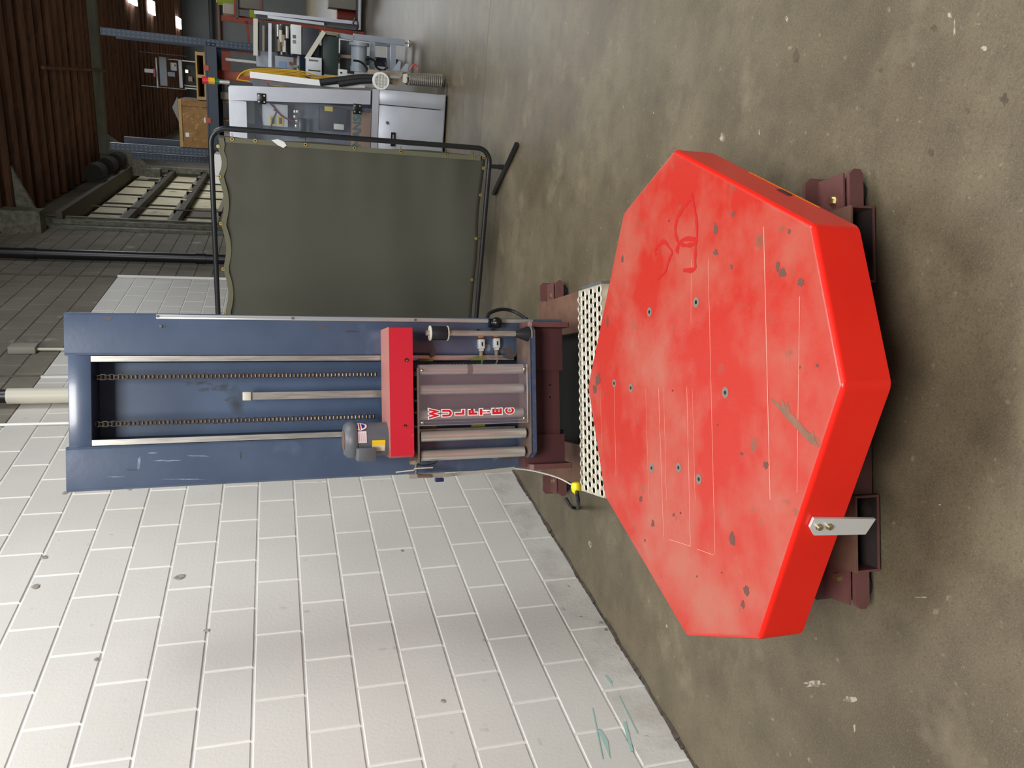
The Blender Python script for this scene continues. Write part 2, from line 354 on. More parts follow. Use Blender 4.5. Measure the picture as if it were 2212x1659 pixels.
# sectional door
dr = obj('door_1', MB().box(WX-.12, WX-.1, 13.2, 20.7, 0, 4.5), mat('door_skin', (60, 56, 48), .8), M=BM, kind='structure')
obj('track', MB().box(WX, WX+.012, 13.02, 13.24, 0, 4.72).box(WX, WX+.11, 13.02, 13.034, 0, 4.72).box(WX+.09, WX+.11, 13.02, 13.1, 0, 4.72), galv, dr, M=BM)
obj('track', MB().box(WX, WX+.04, 12.6, 12.85, 0, 4.74).box(WX, WX+.1, 12.8, 12.84, 0, 4.6), galv, dr, M=BM)
obj('track', MB().box(WX, WX+.12, 20.3, 20.5, 0, 4.6), galv, dr, M=BM)
obj('header_plate', MB().box(WX, WX+.2, 12.9, 20.4, 4.48, 4.56), mat('head_rail', (88, 82, 72), .7), dr, M=BM)
brackets = []
for r in range(6):
    z1 = 4.46-r*.72; z0 = z1-.72
    obj('strut', MB().box(WX-.09, WX+.05, 13.3, 20.3, z0-.045, z0+.02).box(WX-.02, WX+.05, 13.3, 20.3, z0+.02, z0+.06), mat('door_strut', (70, 62, 52), .7), dr, M=BM)
    obj('rail', MB().box(WX-.09, WX-.03, 13.3, 20.3, z0+.1, z0+.17).box(WX-.09, WX-.06, 13.3, 20.3, z0+.06, z0+.1), mat('door_rail', (132, 124, 106), .7), dr, M=BM)
    if r < 4:
        for k in range(6):
            a = 13.35+k*1.16
            if r == 2 and k in (1,): obj('door_panel', MB().box(WX-.095, WX-.085, a, a+1.12, z0+.17, z1-.05), mat('grimy_panel', (96, 90, 76), .7), dr, M=BM); continue
            obj('door_panel', MB().box(WX-.095, WX-.075, a, a+(1.12), z0+.17, z1-.05), insul, dr, M=BM)
            obj('stile', MB().box(WX-.09, WX-.05, a+1.12, a+1.16, z0+.06, z1-.05), mat('door_strut', (70, 62, 52), .7), dr, M=BM)
            obj('hinge', MB().prism([(a+1.08, z0+.02), (a+1.2, z0+.02), (a+1.14, z0+.12)], WX-.02, WX+.06, 'x'), blackp, dr, M=BM)
obj('chain', MB().tube([(WX+.06, 14.46, 4.4), (WX+.06, 14.46, 1)], .012, n=6), rust, dr, M=BM)
# near knee bracket above door track
p = MB().prism([(WX, 5.1), (WX+.8, 5.1), (WX, 4.75)], 13.0, 13.06, 'y').box(WX, WX+.3, 12.2, 12.5, 4.6, 5.1)
obj('knee_bracket', p, galv, ce, M=BM)

# ============================================================ STRETCH WRAPPER
MC = TR((-.02, 2.9, 0))
SW = empty('stretch_wrapper', MC, 'stretch wrapping machine with red octagonal turntable and blue mast on the concrete floor', 'wrapping machine')
I4 = Matrix()
# --- turntable
OCT = [(.569, 2.377), (-.014, 2.710), (-.410, 2.566), (-.737, 2.001), (-.635, 1.640), (-.014, 1.333), (.338, 1.421), (.680, 2.026)]
TZ, TB = .400, .277
def redmat():
    m = mat('dusty_red_deck', (186, 47, 35), .34, c2=(180, 98, 82), scale=3.0, lo=.42, hi=.66, bump=.12, bscale=34, c3=(140, 84, 66), s3=13, l3=.665, h3=.75, detail=9)
    return m
redtop = redmat()
b = bmesh.new()
top = [b.verts.new((x, y, TZ)) for x, y in OCT]; bot = [b.verts.new((x, y, TB)) for x, y in OCT]
ft = b.faces.new(top); n = 8
for i in range(n): b.faces.new([top[i], top[(i+1) % n], bot[(i+1) % n], bot[i]])
b.faces.new(bot[::-1])
bmesh.ops.recalc_face_normals(b, faces=b.faces[:])
ed = [e for e in b.edges if all(v.co.z > TB+.01 for v in e.verts) or abs(e.verts[0].co.z-e.verts[1].co.z) > .05]
bmesh.ops.bevel(b, geom=ed, offset=.013, segments=4, affect='EDGES', profile=.5)
me = bpy.data.meshes.new('turntable'); 
for f in b.faces: f.material_index = 0 if f.normal.z > .85 else 1; f.smooth = f.calc_area() < .02
b.to_mesh(me); b.free(); me.materials.append(redtop); me.materials.append(redm)
tt = obj('turntable', me, None, SW, M=I4, label='red chamfered turntable deck')
for p_ in me.polygons: p_.use_smooth = True
me.set_sharp_from_angle(angle=.6)
wn = tt.modifiers.new('wn', 'WEIGHTED_NORMAL'); wn.keep_sharp = True; wn.weight = 100
def tz(px, py, z=TZ): return hit(px, py, (0, 0, 1), z)
def strip(pts, w_, m, name, parent, z=TZ+.0006, th=.0006):
    """thin painted line lying on the deck"""
    mb = MB(); P = [Vector((p.x, p.y, 0)) for p in pts]; L_ = []; R_ = []
    for i, p in enumerate(P):
        d = (P[min(i+1, len(P)-1)]-P[max(0, i-1)]).normalized(); q = Vector((-d.y, d.x, 0))*w_/2
        if len(P) > 3: q *= random.uniform(.5, 1.35)
        L_.append(p+q); R_.append(p-q)
    n = len(P); vs = [(v.x, v.y, z+(i_ % n if n > 4 else 0)*2e-5) for i_, v in enumerate(L_+R_)]+[(v.x, v.y, z-th) for v in L_+R_]
    fs = []
    for i in range(n-1):
        fs += [(i, i+1, n+i+1, n+i), (2*n+i, 3*n+i, 3*n+i+1, 2*n+i+1), (i, 2*n+i, 2*n+i+1, i+1), (n+i, n+i+1, 3*n+i+1, 3*n+i)]
    mb.faces(vs[:2*n], [(i, i+1, n+i+1, n+i) for i in range(n-1)]); return obj(name, mb, m, parent, M=I4)
lsc = mat('pale_scratch', (238, 150, 134), .5); dsc = mat('dark_red_marker', (186, 30, 24), .5); bare = mat('bare_worn_steel', (140, 96, 74), .6, c2=(120, 84, 68), scale=40)
for x0, y0, x1, y1, w_ in ((1423, 840, 1434, 1160, .0022), (1434, 838, 1440, 1080, .0013), (1395, 840, 1402, 1075, .0013), (1484, 835, 1492, 1180, .002), (1496, 840, 1502, 1080, .0012), (1530, 560, 1545, 1198, .0018),
                           (1650, 490, 1664, 1080, .0025), (1728, 640, 1722, 1065, .0016), (1327, 830, 1331, 1030, .0016), (1297, 840, 1300, 960, .0012), (1445, 1165, 1493, 1180, .0014), (1506, 1186, 1542, 1199, .0014), (1494, 560, 1493, 700, .0012)):
    strip([tz(x0, y0), tz(x1, y1)], w_, lsc, 'scratch', tt)
for pts in ([(1497, 420), (1482, 440), (1464, 470), (1459, 500), (1466, 523), (1482, 530), (1504, 522), (1505, 480), (1498, 440), (1493, 420)], [(1466, 523), (1464, 545), (1462, 535), (1478, 517), (1502, 517)], [(1503, 520), (1502, 560), (1500, 582), (1476, 584)],
            [(1417, 552), (1416, 540), (1425, 528), (1436, 522), (1446, 535), (1452, 545), (1446, 560), (1438, 585), (1424, 600), (1420, 603)]):
    P3 = [tz(x, y) for x, y in pts]; P3 = [Vector(v) for v in bez(P3, 3)]
    strip(P3, .012, dsc, 'marker_writing', tt)
# triangular bare wear mark and knocks
def blob(cx, cy, rx, ry, m, name, n=14, seed=0, parent=None):
    R = random.Random(seed); mb = MB(); v = []
    for i in range(n):
        t = 2*PI*i/n; k = R.uniform(.55, 1.1); p = tz(cx+rx*k*math.cos(t), cy+ry*k*math.sin(t)); v.append((p.x, p.y))
    mb.prism(v, TZ, TZ+.0006, 'z'); return obj(name, mb, m, parent or tt, M=I4)
P3 = [(1663, 860), (1680, 868), (1688, 878), (1692, 862), (1697, 880), (1702, 866), (1706, 890), (1715, 898), (1728, 912), (1738, 925), (1752, 938), (1757, 930), (1761, 950), (1768, 965), (1750, 958), (1725, 930), (1700, 905), (1680, 880)]
mb = MB(); mb.prism([tuple(tz(x, y).xy) for x, y in P3], TZ, TZ+.0007, 'z'); obj('worn_patch', mb, bare, tt, M=I4)
dkn = mat('dark_knock', (104, 66, 56), .7)
for i, (x, y, a, c) in enumerate(((1546, 495, 5, 15), (1546, 545, 6, 8), (1584, 462, 4, 7), (1312, 695, 3, 14), (1345, 560, 3, 12), (1580, 576, 3, 6), (1690, 590, 9, 12), (1680, 575, 5, 16), (1730, 610, 8, 12), (1705, 500, 4, 7), (1292, 820, 7, 14), (1285, 840, 5, 12),
                                 (1582, 1165, 7, 20), (1612, 1275, 8, 14), (1605, 1305, 5, 10), (1655, 1005, 6, 10), (1455, 1112, 3, 5), (1410, 1130, 4, 9), (1384, 1078, 4, 8), (1550, 918, 3, 3), (1602, 980, 4, 4), (1559, 1237, 2, 3), (1393, 1168, 2, 4), (1505, 1245, 2, 3), (1765, 790, 4, 4), (1728, 793, 2, 4))):
    blob(x, y, a, c, dkn, 'paint_knock', seed=i)
ringm = mat('washer_wear', (126, 112, 100), .6)
for x, y in ((1403, 674), (1504, 653), (1363, 838), (1567, 848), (1408, 1011), (1510, 1035), (1466, 1010), (1327, 828)):
    p = tz(x, y); o = obj('bolt_hole', MB().cyl((p.x, p.y, TZ), (p.x, p.y, TZ+.0009), .015, n=18), ringm, tt, M=I4)
    obj('bolt_socket', MB().cyl((p.x, p.y, TZ), (p.x, p.y, TZ+.0014), .0055, n=12), blackp, o, M=I4)
for x, y in ((1453, 844), (1445, 477), (1470, 1108)): blob(x, y, 2, 3, mat('hole_red', (120, 16, 16), .6), 'small_hole', seed=x)
# film tail clamp plate on the front-left edge
e0, e1 = Vector((-.635, 1.640, 0)), Vector((-.014, 1.333, 0)); ed = (e1-e0).normalized(); en = Vector((ed.y, -ed.x, 0))
if en.y > 0: en = -en
def lip(px, py, off=0.0): return hit(px, py, en, en.dot(e0)+off)
cs = [lip(x, y, .006) for x, y in ((1757, 1118), (1748, 1138), (1757, 1155), (1868, 1153), (1890, 1120))]
c5 = [(ed.dot(v-e0), v.z) for v in cs]; FR = Matrix((( ed.x, en.x, 0, e0.x), (ed.y, en.y, 0, e0.y), (0, 0, 1, 0), (0, 0, 0, 1)))
cl = obj('film_clamp_plate', MB().prism(c5, .002, .009, 'y'), mat('pale_aluminium', (224, 224, 222), .4, .3), SW, M=FR, label='aluminium plate bolted to the turntable lip')
for x, y in ((1768, 1138), (1790, 1137)):
    v = lip(x, y, .01); u0 = ed.dot(v-e0)
    obj('bolt', MB().lathe([(.008, .009), (.008, .012), (.006, .014), (.006, .018), (.001, .0185)], (u0, 0, v.z), 'y', 12), zinc, cl, M=FR)
# warning sticker low on the right lip
a0, a1 = Vector((.338, 1.421, 0)), Vector((.680, 2.026, 0)); ad = (a1-a0).normalized(); an = Vector((ad.y, -ad.x, 0))
FR2 = Matrix(((ad.x, an.x, 0, a0.x), (ad.y, an.y, 0, a0.y), (0, 0, 1, 0), (0, 0, 0, 1)))
o = obj('sticker', MB().box(.14, .46, .0005, .0015, TB+.003, TB+.009, orange).box(.24, .29, .0005, .002, TB+.016, TB+.030, navy), None, tt, M=FR2)
# --- base
def tube_rect(x0, x1, z0, z1, ya, yb, t=.006):
    mb = MB()
    mb.box(x0, x1, ya, yb, z1-t, z1, brownm).box(x0, x1, ya, yb, z0, z0+t, maroon).box(x0, x0+t, ya, yb, z0+t, z1-t, maroon).box(x1-t, x1, ya, yb, z0+t, z1-t, maroon)
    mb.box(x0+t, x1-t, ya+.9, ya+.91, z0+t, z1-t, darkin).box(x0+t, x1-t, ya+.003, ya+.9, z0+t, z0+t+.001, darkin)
    return mb
for x0, x1 in ((.252, .452), (-.505, -.305)):
    obj('fork_tube', tube_rect(x0, x1, .012, .088, 1.665, 4.16), None, SW, M=I4, label='hollow fork pocket tube of the maroon base')
obj('base_crossbeam', MB().box(-.305, .252, 1.68, 1.75, .018, .085, bev=.004), maroon, SW, M=I4)
obj('base_plate', MB().box(-.305, .252, 1.75, 2.75, .06, .075), darkin, SW, M=I4)
obj('shade_sheets', MB().box(-.305, .252, 2.3, 3.95, .03, .06).box(-.45, .385, 2.5, 3.03, .09, .1), mat('shade_black', (14, 13, 13), .8), SW, M=I4)  # black sheets standing in for the shade under planks and mast
obj('base_crossbeam', MB().box(-.305, .252, 3.95, 4.1, .02, .085), maroon, SW, M=I4)
obj('turntable_drive', MB().cyl((-.02, 2.02, .08), (-.02, 2.02, .16), .42, n=32).cyl((-.02, 2.02, .16), (-.02, 2.02, .3), .3, n=32).box(-.45, .4, 1.95, 2.09, .088, .2), dgrey, SW, M=I4)
obj('outrigger', MB().box(-.5, .45, 2.62, 2.78, .09, .2), darkin, SW, M=I4)
def caster2(side, y, x_in):
    s = side; L = .10
    mb = MB()
    # two upright cheeks, front one lower and set forward, seen either side of the bolt
    mb.prism([(x_in, .034), (x_in+s*(L-.012), .034), (x_in+s*L, .044), (x_in+s*L, .062), (x_in+s*(L-.014), .078), (x_in, .078)], y-.062, y-.05, 'y')
    mb.prism([(x_in, .034), (x_in+s*(L-.012), .034), (x_in+s*L, .044), (x_in+s*L, .112), (x_in+s*(L-.016), .128), (x_in, .128)], y+.05, y+.062, 'y')
    mb.box(x_in, x_in+s*L*.9, y-.05, y+.05, .082, .088)
    o = obj('caster_bracket', mb, maroon, SW, M=I4)
    obj('wheel', MB().lathe([(.010, -.042), (.034, -.042), (.040, -.034), (.041, 0), (.040, .034), (.034, .042), (.010, .042)], (x_in+s*.05, y, .041), 'y', 28), rubber, o, M=I4)
    obj('axle_bolt', MB().cyl((x_in+s*.025, y-.01, .088), (x_in+s*.025, y-.01, .10), .011, n=6).cyl((x_in+s*.025, y-.01, .084), (x_in+s*.025, y-.01, .09), .015, n=16), zinc, o, M=I4)
caster2(1, 1.742, .452); caster2(-1, 1.742, -.505); caster2(1, 3.96, .452); caster2(-1, 3.96, -.505)
# --- perforated planks
def plank(x0, x1, y0, y1, z, nx, ny):
    mb = MB(); dx = (x1-x0)/nx; dy = (y1-y0)/ny
    for j in range(ny):
        off = (dx/2 if j % 2 else 0)
        for i in range(-1 if off else 0, nx):
            cx = x0+dx*(i+.5)+off; cy = y0+dy*(j+.5)
            xa, xb = max(x0, cx-dx/2), min(x1, cx+dx/2)
            if xb-xa < dx*.9:
                mb.faces([(xa, cy-dy/2, z), (xb, cy-dy/2, z), (xb, cy+dy/2, z), (xa, cy+dy/2, z)], [(0, 1, 2, 3)], perfm); continue
            out = []; rim = []; inn = []
            for t in range(12):
                a = 2*PI*(t+.0)/12; c, s_ = math.cos(a), math.sin(a)
                k = min((dx/2)/max(abs(c), 1e-6), (dy/2)/max(abs(s_), 1e-6)); out.append((cx+c*k, cy+s_*k, z))
                rim.append((cx+c*dx*.37, cy+s_*dy*.43, z+.0035)); inn.append((cx+c*dx*.31, cy+s_*dy*.34, z+.001))
            # close cell corners
            vs = out+rim+inn; fs = []
            for t in range(12):
                u = (t+1) % 12; fs += [(t, u, 12+u, 12+t), (12+t, 12+u, 24+u, 24+t)]
            cn = [(cx+sx*dx/2, cy+sy*dy/2, z) for sx, sy in ((1, 1), (-1, 1), (-1, -1), (1, -1))]; vs += cn
            for q, (a_, b_) in enumerate(((0, 3), (3, 6), (6, 9), (9, 12))):
                idx = [i_ % 12 for i_ in range(a_, b_+1)]
                for u, v in zip(idx, idx[1:]): fs.append((36+q, u, v))
            mb.faces(vs, fs, perfm)
    mb.box(x0, x1, y1-.004, y1, z-.035, z, perfm).box(x0, x1, y0, y0+.004, z-.035, z, perfm).box(x0+.004, x1-.004, y0+.004, y1-.004, z-.014, z-.010, mat('plank_hole_shade', (12, 12, 12), .9))  # black sheet just below the holes stands in for their shade
    return mb
o1 = obj('perforated_plank', plank(-.452, .386, 2.79, 3.035, .300, 22, 6), perfm, SW, M=I4, label='galvanised anti-slip plank with raised oval holes')
obj('perforated_plank', plank(-.46, .375, 2.56, 2.78, .255, 22, 5), perfm, SW, M=I4, label='lower galvanised plank under the turntable edge')
obj('plank_bracket', MB().box(.387, .40, 2.8, 3.0, .24, .296), alum, SW, M=I4)
for xx in (.33, -.40): obj('plank_post', MB().box(xx-.03, xx+.03, 2.85, 2.9, .088, .27), darkin, SW, M=I4)
# --- mast frame (leans slightly over the turntable)
MM = TR((-.045, 3.48, 0)) @ Matrix.Rotation(.0384, 4, 'X'); MI = MM.inverted()
def ml(px, py, d=0.0):
    o = MI @ CO; r = MI.to_3x3() @ ray(px, py); t = (-d-o.y)/r.y; p = o+r*t; return p.x, p.z
def mbx(px0, py0, px1, py1, d):      # pixel rectangle on the plane d in front of the mast -> X/Z range
    a = ml(px0, py0, d); b_ = ml(px1, py1, d); return min(a[0], b_[0]), max(a[0], b_[0]), min(a[1], b_[1]), max(a[1], b_[1])
topz = ml(138, 720)[1]; botz = ml(1214, 693)[1]
CX = .352; IW = .172
def column(x0, x1, lipx):
    pts = []; r = .012; y0, y1 = 0, .21
    pf = [(x0, y1)]+[(x0+r-r*math.cos(t), y0+r-r*math.sin(t)) for t in (0, .4, .8, 1.2, PI/2)]+[(x1-r+r*math.cos(t), y0+r-r*math.sin(t)) for t in (PI/2, 1.2, .8, .4, 0)]+[(x1, y1)]
    mb = MB(); n_ = len(pf); k = mb.mi(blue)
    vs = [(a, b_, botz) for a, b_ in pf]+[(a, b_, topz) for a, b_ in pf]
    mb.faces(vs, [list(range(n_))[::-1], list(range(n_, 2*n_))]+[(i, (i+1) % n_, n_+(i+1) % n_, n_+i) for i in range(n_)], blue)
    return mb
lc = obj('mast_column', column(-CX, -.176, 0), None, SW, M=MM, label='left blue-grey mast column with rubbed scuffs')
rc = obj('mast_column', column(.182, CX, 0), None, SW, M=MM, label='right blue-grey mast column with a steel strip')
# guide strip on right column
x0, z1 = ml(338, 690); zb = ml(1150, 690)[1]
xs = .3285
obj('guide_strip', MB().box(xs, xs+.018, -.012, 0, zb, z1, bev=.002).box(xs+.006, xs+.012, -.0135, -.012, zb, z1), mat('guide_alum', (196, 198, 196), .3, .6), rc, M=MM)
for px, py in ((341, 689), (632, 690), (897, 694)):
    a = ml(px, py, .012); obj('screw', MB().cyl((xs+.009, -.016, a[1]), (xs+.009, -.012, a[1]), .006, n=10), dgrey, rc, M=MM)
a = ml(347, 705); obj('screw', MB().cyl((a[0], -.006, a[1]), (a[0], 0, a[1]), .006, n=10), dgrey, rc, M=MM)
def mast_mark(px, py, rx, ry, m, seed, d=.0, par=None, nm='paint_wear'):
    Rn = random.Random(seed); k = []
    for t in range(13):
        q_ = Rn.uniform(.4, 1.1); k.append(ml(px+rx*q_*math.cos(t*2*PI/13), py+ry*q_*math.sin(t*2*PI/13), d))
    obj(nm, MB().prism(k, -d-.0006, -d, 'y'), m, par, M=MM)
wr_b = mat('wear_brown', (92, 78, 70), .6, c2=(70, 70, 82), scale=50); wr_l = mat('wear_pale', (122, 136, 156), .4, c2=(92, 106, 130), scale=40, lo=.42, hi=.58); wr_d = mat('wear_dark', (46, 50, 60), .6, c2=(70, 72, 78), scale=60)
for i, (px, py, rx, ry, m, p_) in enumerate(((934, 758, 8, 22, wr_b, rc), (925, 728, 20, 3, wr_b, rc), (760, 716, 18, 3, wr_d, rc), (232, 688, 14, 6, wr_b, rc), (700, 706, 22, 3, wr_b, rc), (1100, 762, 18, 14, wr_b, rc), (1052, 752, 8, 12, wr_l, rc),
                                             (1095, 985, 24, 16, wr_b, lc), (1068, 985, 8, 14, wr_l, lc), (360, 995, 40, 2.5, wr_l, lc), (300, 1000, 4, 18, wr_l, lc), (285, 1015, 18, 2, wr_d, lc), (430, 985, 30, 2, wr_l, lc), (520, 983, 2, 12, wr_d, lc), (400, 1035, 60, 1.5, wr_l, lc), (250, 1030, 22, 1.5, wr_l, lc), (330, 978, 14, 3, wr_l, lc))):
    mast_mark(px, py, rx, ry, m, i, par=p_)
# top bridge
za = ml(146, 860)[1]; zc = ml(196, 860)[1]
obj('mast_top_plate', MB().box(-.178, .184, .012, .205, zc, za, bev=.003), blue, SW, M=MM)
# recess back and side tracks
obj('mast_back_panel', MB().box(-.178, .184, .19, .2, botz, zc), bluer, SW, M=MM)
obj('mast_top_stop', MB().box(-.17, .18, .02, .19, zc-.002, zc+.01), blued, SW, M=MM)
for x0_, x1_ in ((.158, .18), (-.174, -.152)):
    obj('guide_rail', MB().box(x0_, x1_, .012, .02, .45, zc, steel).box(x0_, x1_, .02, .19, .45, zc, blued), None, SW, M=MM, label='worn bare steel guide rail inside the mast')
for i, (px, py, rx, ry) in enumerate(((425, 828, 40, 6), (480, 838, 34, 8), (500, 862, 18, 8), (440, 842, 16, 5))): mast_mark(px, py, rx, ry, mat('grease_stain', (70, 76, 84), .7, c2=(84, 100, 124), scale=26, lo=.4, hi=.6), 40+i, -.189, SW, 'grease_stain')
# lift chains
def chain(px0, py0, px1, py1, d):
    a = ml(px0, py0, d); b_ = ml(px1, py1, d); zt, zb_ = a[1], b_[1]; x = (a[0]+b_[0])/2; mb = MB(); p = .0159; n_ = int((zt-zb_)/p)
    for i in range(n_):
        z = zt-i*p; wd = .0075 if i % 2 else .0105
        for s in (-1, 1): mb.box(x+s*wd-.0012, x+s*wd+.0012, -d-.007, -d+.007, z-p*.95, z+.003)
        mb.cyl((x-.0075, -d, z), (x+.0075, -d, z), .006, n=8)
    return mb
obj('lift_chain', chain(200, 817, 826, 807, -.06), chainm, SW, M=MM, kind='stuff', label='greasy roller chain on the right')
obj('lift_chain', chain(205, 917, 816, 899, -.06), chainm, SW, M=MM, kind='stuff', label='greasy roller chain on the left')
a = ml(524, 856, -.10); b_ = ml(830, 855, -.10)
st = obj('stop_strap', MB().box(a[0]-.016, a[0]+.016, .095, .102, .7, a[1]-.02), steel, SW, M=MM)
obj('strap_hook', MB().box(a[0]-.019, a[0]+.019, .082, .12, a[1]-.035, a[1], bev=.004), cream, st, M=MM)
# --- carriage
D = .2
X0, X1 = ml(836, 991, D)[0], ml(849, 706, D)[0]; ZT = ml(842, 860, D)[1]; ZB = ml(893, 850, D)[1]
mb = MB(); t = .004; bvl = .012
mb.prism([(X0, -D+.02), (X0+.01, -D), (X1-.004, -D), (X1, -D+.008), (X1, 0.0), (X0+.04, 0.0), (X0, -.04)], ZB, ZT, 'z')
mb.b.normal_update(); mb.mats = [crim, mat('dusty_crimson', (168, 104, 96), .6, c2=(150, 110, 98), scale=12)]
bmesh.ops.recalc_face_normals(mb.b, faces=mb.b.faces[:])
for f_ in mb.b.faces: f_.material_index = 1 if f_.normal.z > .9 else 0
car = obj('carriage_cover', mb, None, SW, M=MM, label='crimson sheet metal cover of the film carriage')
def cp_(px, py, d): a = ml(px, py, d); return a
for px, py, r in ((878, 778, .008), (875, 920, .006)):
    a = ml(px, py, D); obj('cover_screw', MB().cyl((a[0], -D-.004, a[1]), (a[0], -D, a[1]), r, n=12), blackp, car, M=MM)
    obj('screw_head', MB().cyl((a[0]-.002, -D-.008, a[1]), (a[0]-.002, -D-.004, a[1]), r*.55, n=8), zinc, car, M=MM)
a = ml(880, 997, .15); obj('rubber_bumper', MB().lathe([(.012, 0), (.012, .014), (.009, .02), (.009, .03)], (a[0]-.008, -.12, ZB-.028), 'z', 16), tan, car, M=MM)
# upper plate under the cover with hardware
ZU = ml(903, 890, .17)[1]; XU0 = ml(905, 1000, .17)[0]; XU1 = ml(905, 795, .17)[0]
up = obj('upper_roller_plate', MB().box(XU0, XU1, -.175, -.02, ZU-.004, ZU+.004), mat('plate_grey', (120, 114, 98), .5, .4), SW, M=MM)
for k, x in enumerate((XU0+.02, -.13, -.07, -.02, .03, .09, XU1-.02)):
    obj('spacer', MB().cyl((x, -.12, ZU), (x, -.12, ZB), .008 if k % 2 else .012, n=10).cyl((x, -.165, ZU+.003), (x, -.165, ZU+.016), .006, n=6), dgrey if k % 2 else maroon, up, M=MM)
obj('gear_case', MB().box(XU0+.03, XU1-.03, -.08, -.03, ZU+.004, ZB), blackp, up, M=MM)
# lower plate (rusty tray)
LD = .2; LX0 = ml(1158, 990, LD)[0]; LX1 = ml(1150, 706, LD)[0]; LZ = ml(1147, 850, LD)[1]; LZb = ml(1158, 850, LD)[1]
tray = [(LX0, -.02), (LX0, -LD+.045), (LX0+.028, -LD), (LX1-.018, -LD), (LX1, -LD+.02), (LX1, -.02)]
lp = obj('lower_roller_plate', MB().prism(tray, LZ-.006, LZ, 'z', rust).prism([(LX0, -LD+.045), (LX0+.028, -LD), (LX1-.018, -LD), (LX1, -LD+.02), (LX1-.006, -LD+.022), (LX1-.02, -LD+.006), (LX0+.03, -LD+.006), (LX0+.006, -LD+.047)], LZb, LZ+.001, 'z', mat('blue_lip', (62, 76, 104), .5, c2=(104, 90, 80), scale=30, lo=.5, hi=.7, bump=.2)), None, SW, M=MM, label='rusty lower carriage tray with a blue lip')
# rollers
def roller(py0, py1, d, r, label=None, gap=False, px0=912, px1=1128, dark=False):
    a = ml(px0, py0, d); b_ = ml(px1, py1, d); x = (a[0]+b_[0])/2
    o = obj('film_roller', MB().lathe([(r*.8, LZ+.01), (r, LZ+.014), (r, ZU-.016), (r*.8, ZU-.012)], (x, -d, 0), 'z', 28), roll, SW, M=MM, label=label)
    obj('roller_shaft', MB().cyl((x, -d, LZ), (x, -d, ZU), r*.45, n=12), blackp, o, M=MM)
    if gap: z = ml(1013, 797, d)[1]; obj('roller_joint', MB().cyl((x, -d, z-.012), (x, -d, z+.012), r*1.02, n=28), mat('dark_band', (92, 78, 74), .6), o, M=MM)
    return o
roller(800, 796, .13, .0235, gap=True); roller(843, 838, .13, .0225); roller(897, 890, .12, .0225); roller(942, 936, .15, .0232); roller(983, 976, .13, .0235)
# dark back plate behind the first rollers and carriage body
obj('carriage_back_plate', MB().box(ml(1000, 905, .03)[0], ml(1000, 790, .03)[0], -.045, -.035, LZ, ZU), mat('plum_plate', (86, 68, 72), .5), SW, M=MM)
for px, py in ((905, 788), (905, 848), (1005, 937), (1010, 880)): pass
for (px, py) in ((918, 778), (1030, 776), (925, 920), (1030, 918)):
    a = ml(px, py, .0); obj('guide_block', MB().box(a[0]-.006, a[0]+.006, -.03, -.005, a[1]-.03, a[1]+.03), mat('olive_block', (120, 124, 50), .6), SW, M=MM)
cc = obj('carriage_chain', chain(905, 790, 1040, 788, .012), chainm, SW, M=MM, kind='stuff')
# transparent guard with vertical lettering
G = .185; gx0, gz0 = ml(1140, 912, G); gx1, gz1 = ml(905, 790, G); gx1 = ml(1140, 787, G)[0]; gz1 = ml(903, 850, G)[1]; gz0 = ml(1139, 850, G)[1]
gd = obj('clear_guard', MB().box(gx0, gx1, -G, -G+.004, gz0, gz1, plexi).box(gx0+.012, gx0+.0135, -G-.0005, -G, gz0, gz1, alum).box(gx0, gx1, -G-.0005, -G+.0045, gz0-.0015, gz0, mat('guard_edge', (200, 196, 190), .4)).box(gx0-.001, gx0, -G-.0005, -G+.0045, gz0, gz1, mat('guard_edge', (200, 196, 190), .4)), None, SW, M=MM, label='clear plastic guard over the film rollers')
for px, py in ((912, 800), (1133, 797), (913, 913), (1133, 903)):
    a = ml(px, py, G); obj('guard_screw', MB().lathe([(.007, 0), (.007, -.003), (.004, -.005), (.001, -.0055)], (a[0], -G, a[1]), 'y', 12), zinc, gd, M=MM)
def letter(ch, px0, px1, py0, py1):
    """one upright letter filling the pixel box, thin vinyl on the guard"""
    x0, z1 = ml(px0, py1, G); x1, z0 = ml(px1, py0, G)
    for off, m, dd, nm in ((.2, letwht, .0006, 'letter_outline'), (.075, letred, .0012, 'letter')):
        cu = bpy.data.curves.new('f', 'FONT'); cu.body = ch; cu.size = 1; cu.offset = off*.7; cu.extrude = 0; cu.resolution_u = 3
        to = bpy.data.objects.new('f', cu); COL.objects.link(to); bpy.context.view_layer.update()
        me = bpy.data.meshes.new_from_object(to.evaluated_get(bpy.context.evaluated_depsgraph_get())); bpy.data.objects.remove(to)
        vs = [v.co.copy() for v in me.vertices]
        if nm == 'letter_outline': B = (min(v.x for v in vs), max(v.x for v in vs), min(v.y for v in vs), max(v.y for v in vs))
        sx = (x1-x0)/(B[1]-B[0]); sz = (z1-z0)/(B[3]-B[2])
        for v in me.vertices: v.co = Vector((x0+(v.co.x-B[0])*sx, -G-dd, z0+(v.co.y-B[2])*sz))
        me.materials.append(m); obj(nm, me, None, gd, M=MM)
for ch, a, b_, c, d_ in (('W', 924, 951, 880, 907), ('U', 953, 978, 883, 902), ('L', 981, 1005, 883, 898), ('F', 1010, 1033, 883, 898), ('T', 1034, 1060, 881, 898), ('E', 1061, 1086, 880, 897), ('C', 1089, 1112, 880, 896)):
    letter(ch, a, b_, c, d_)
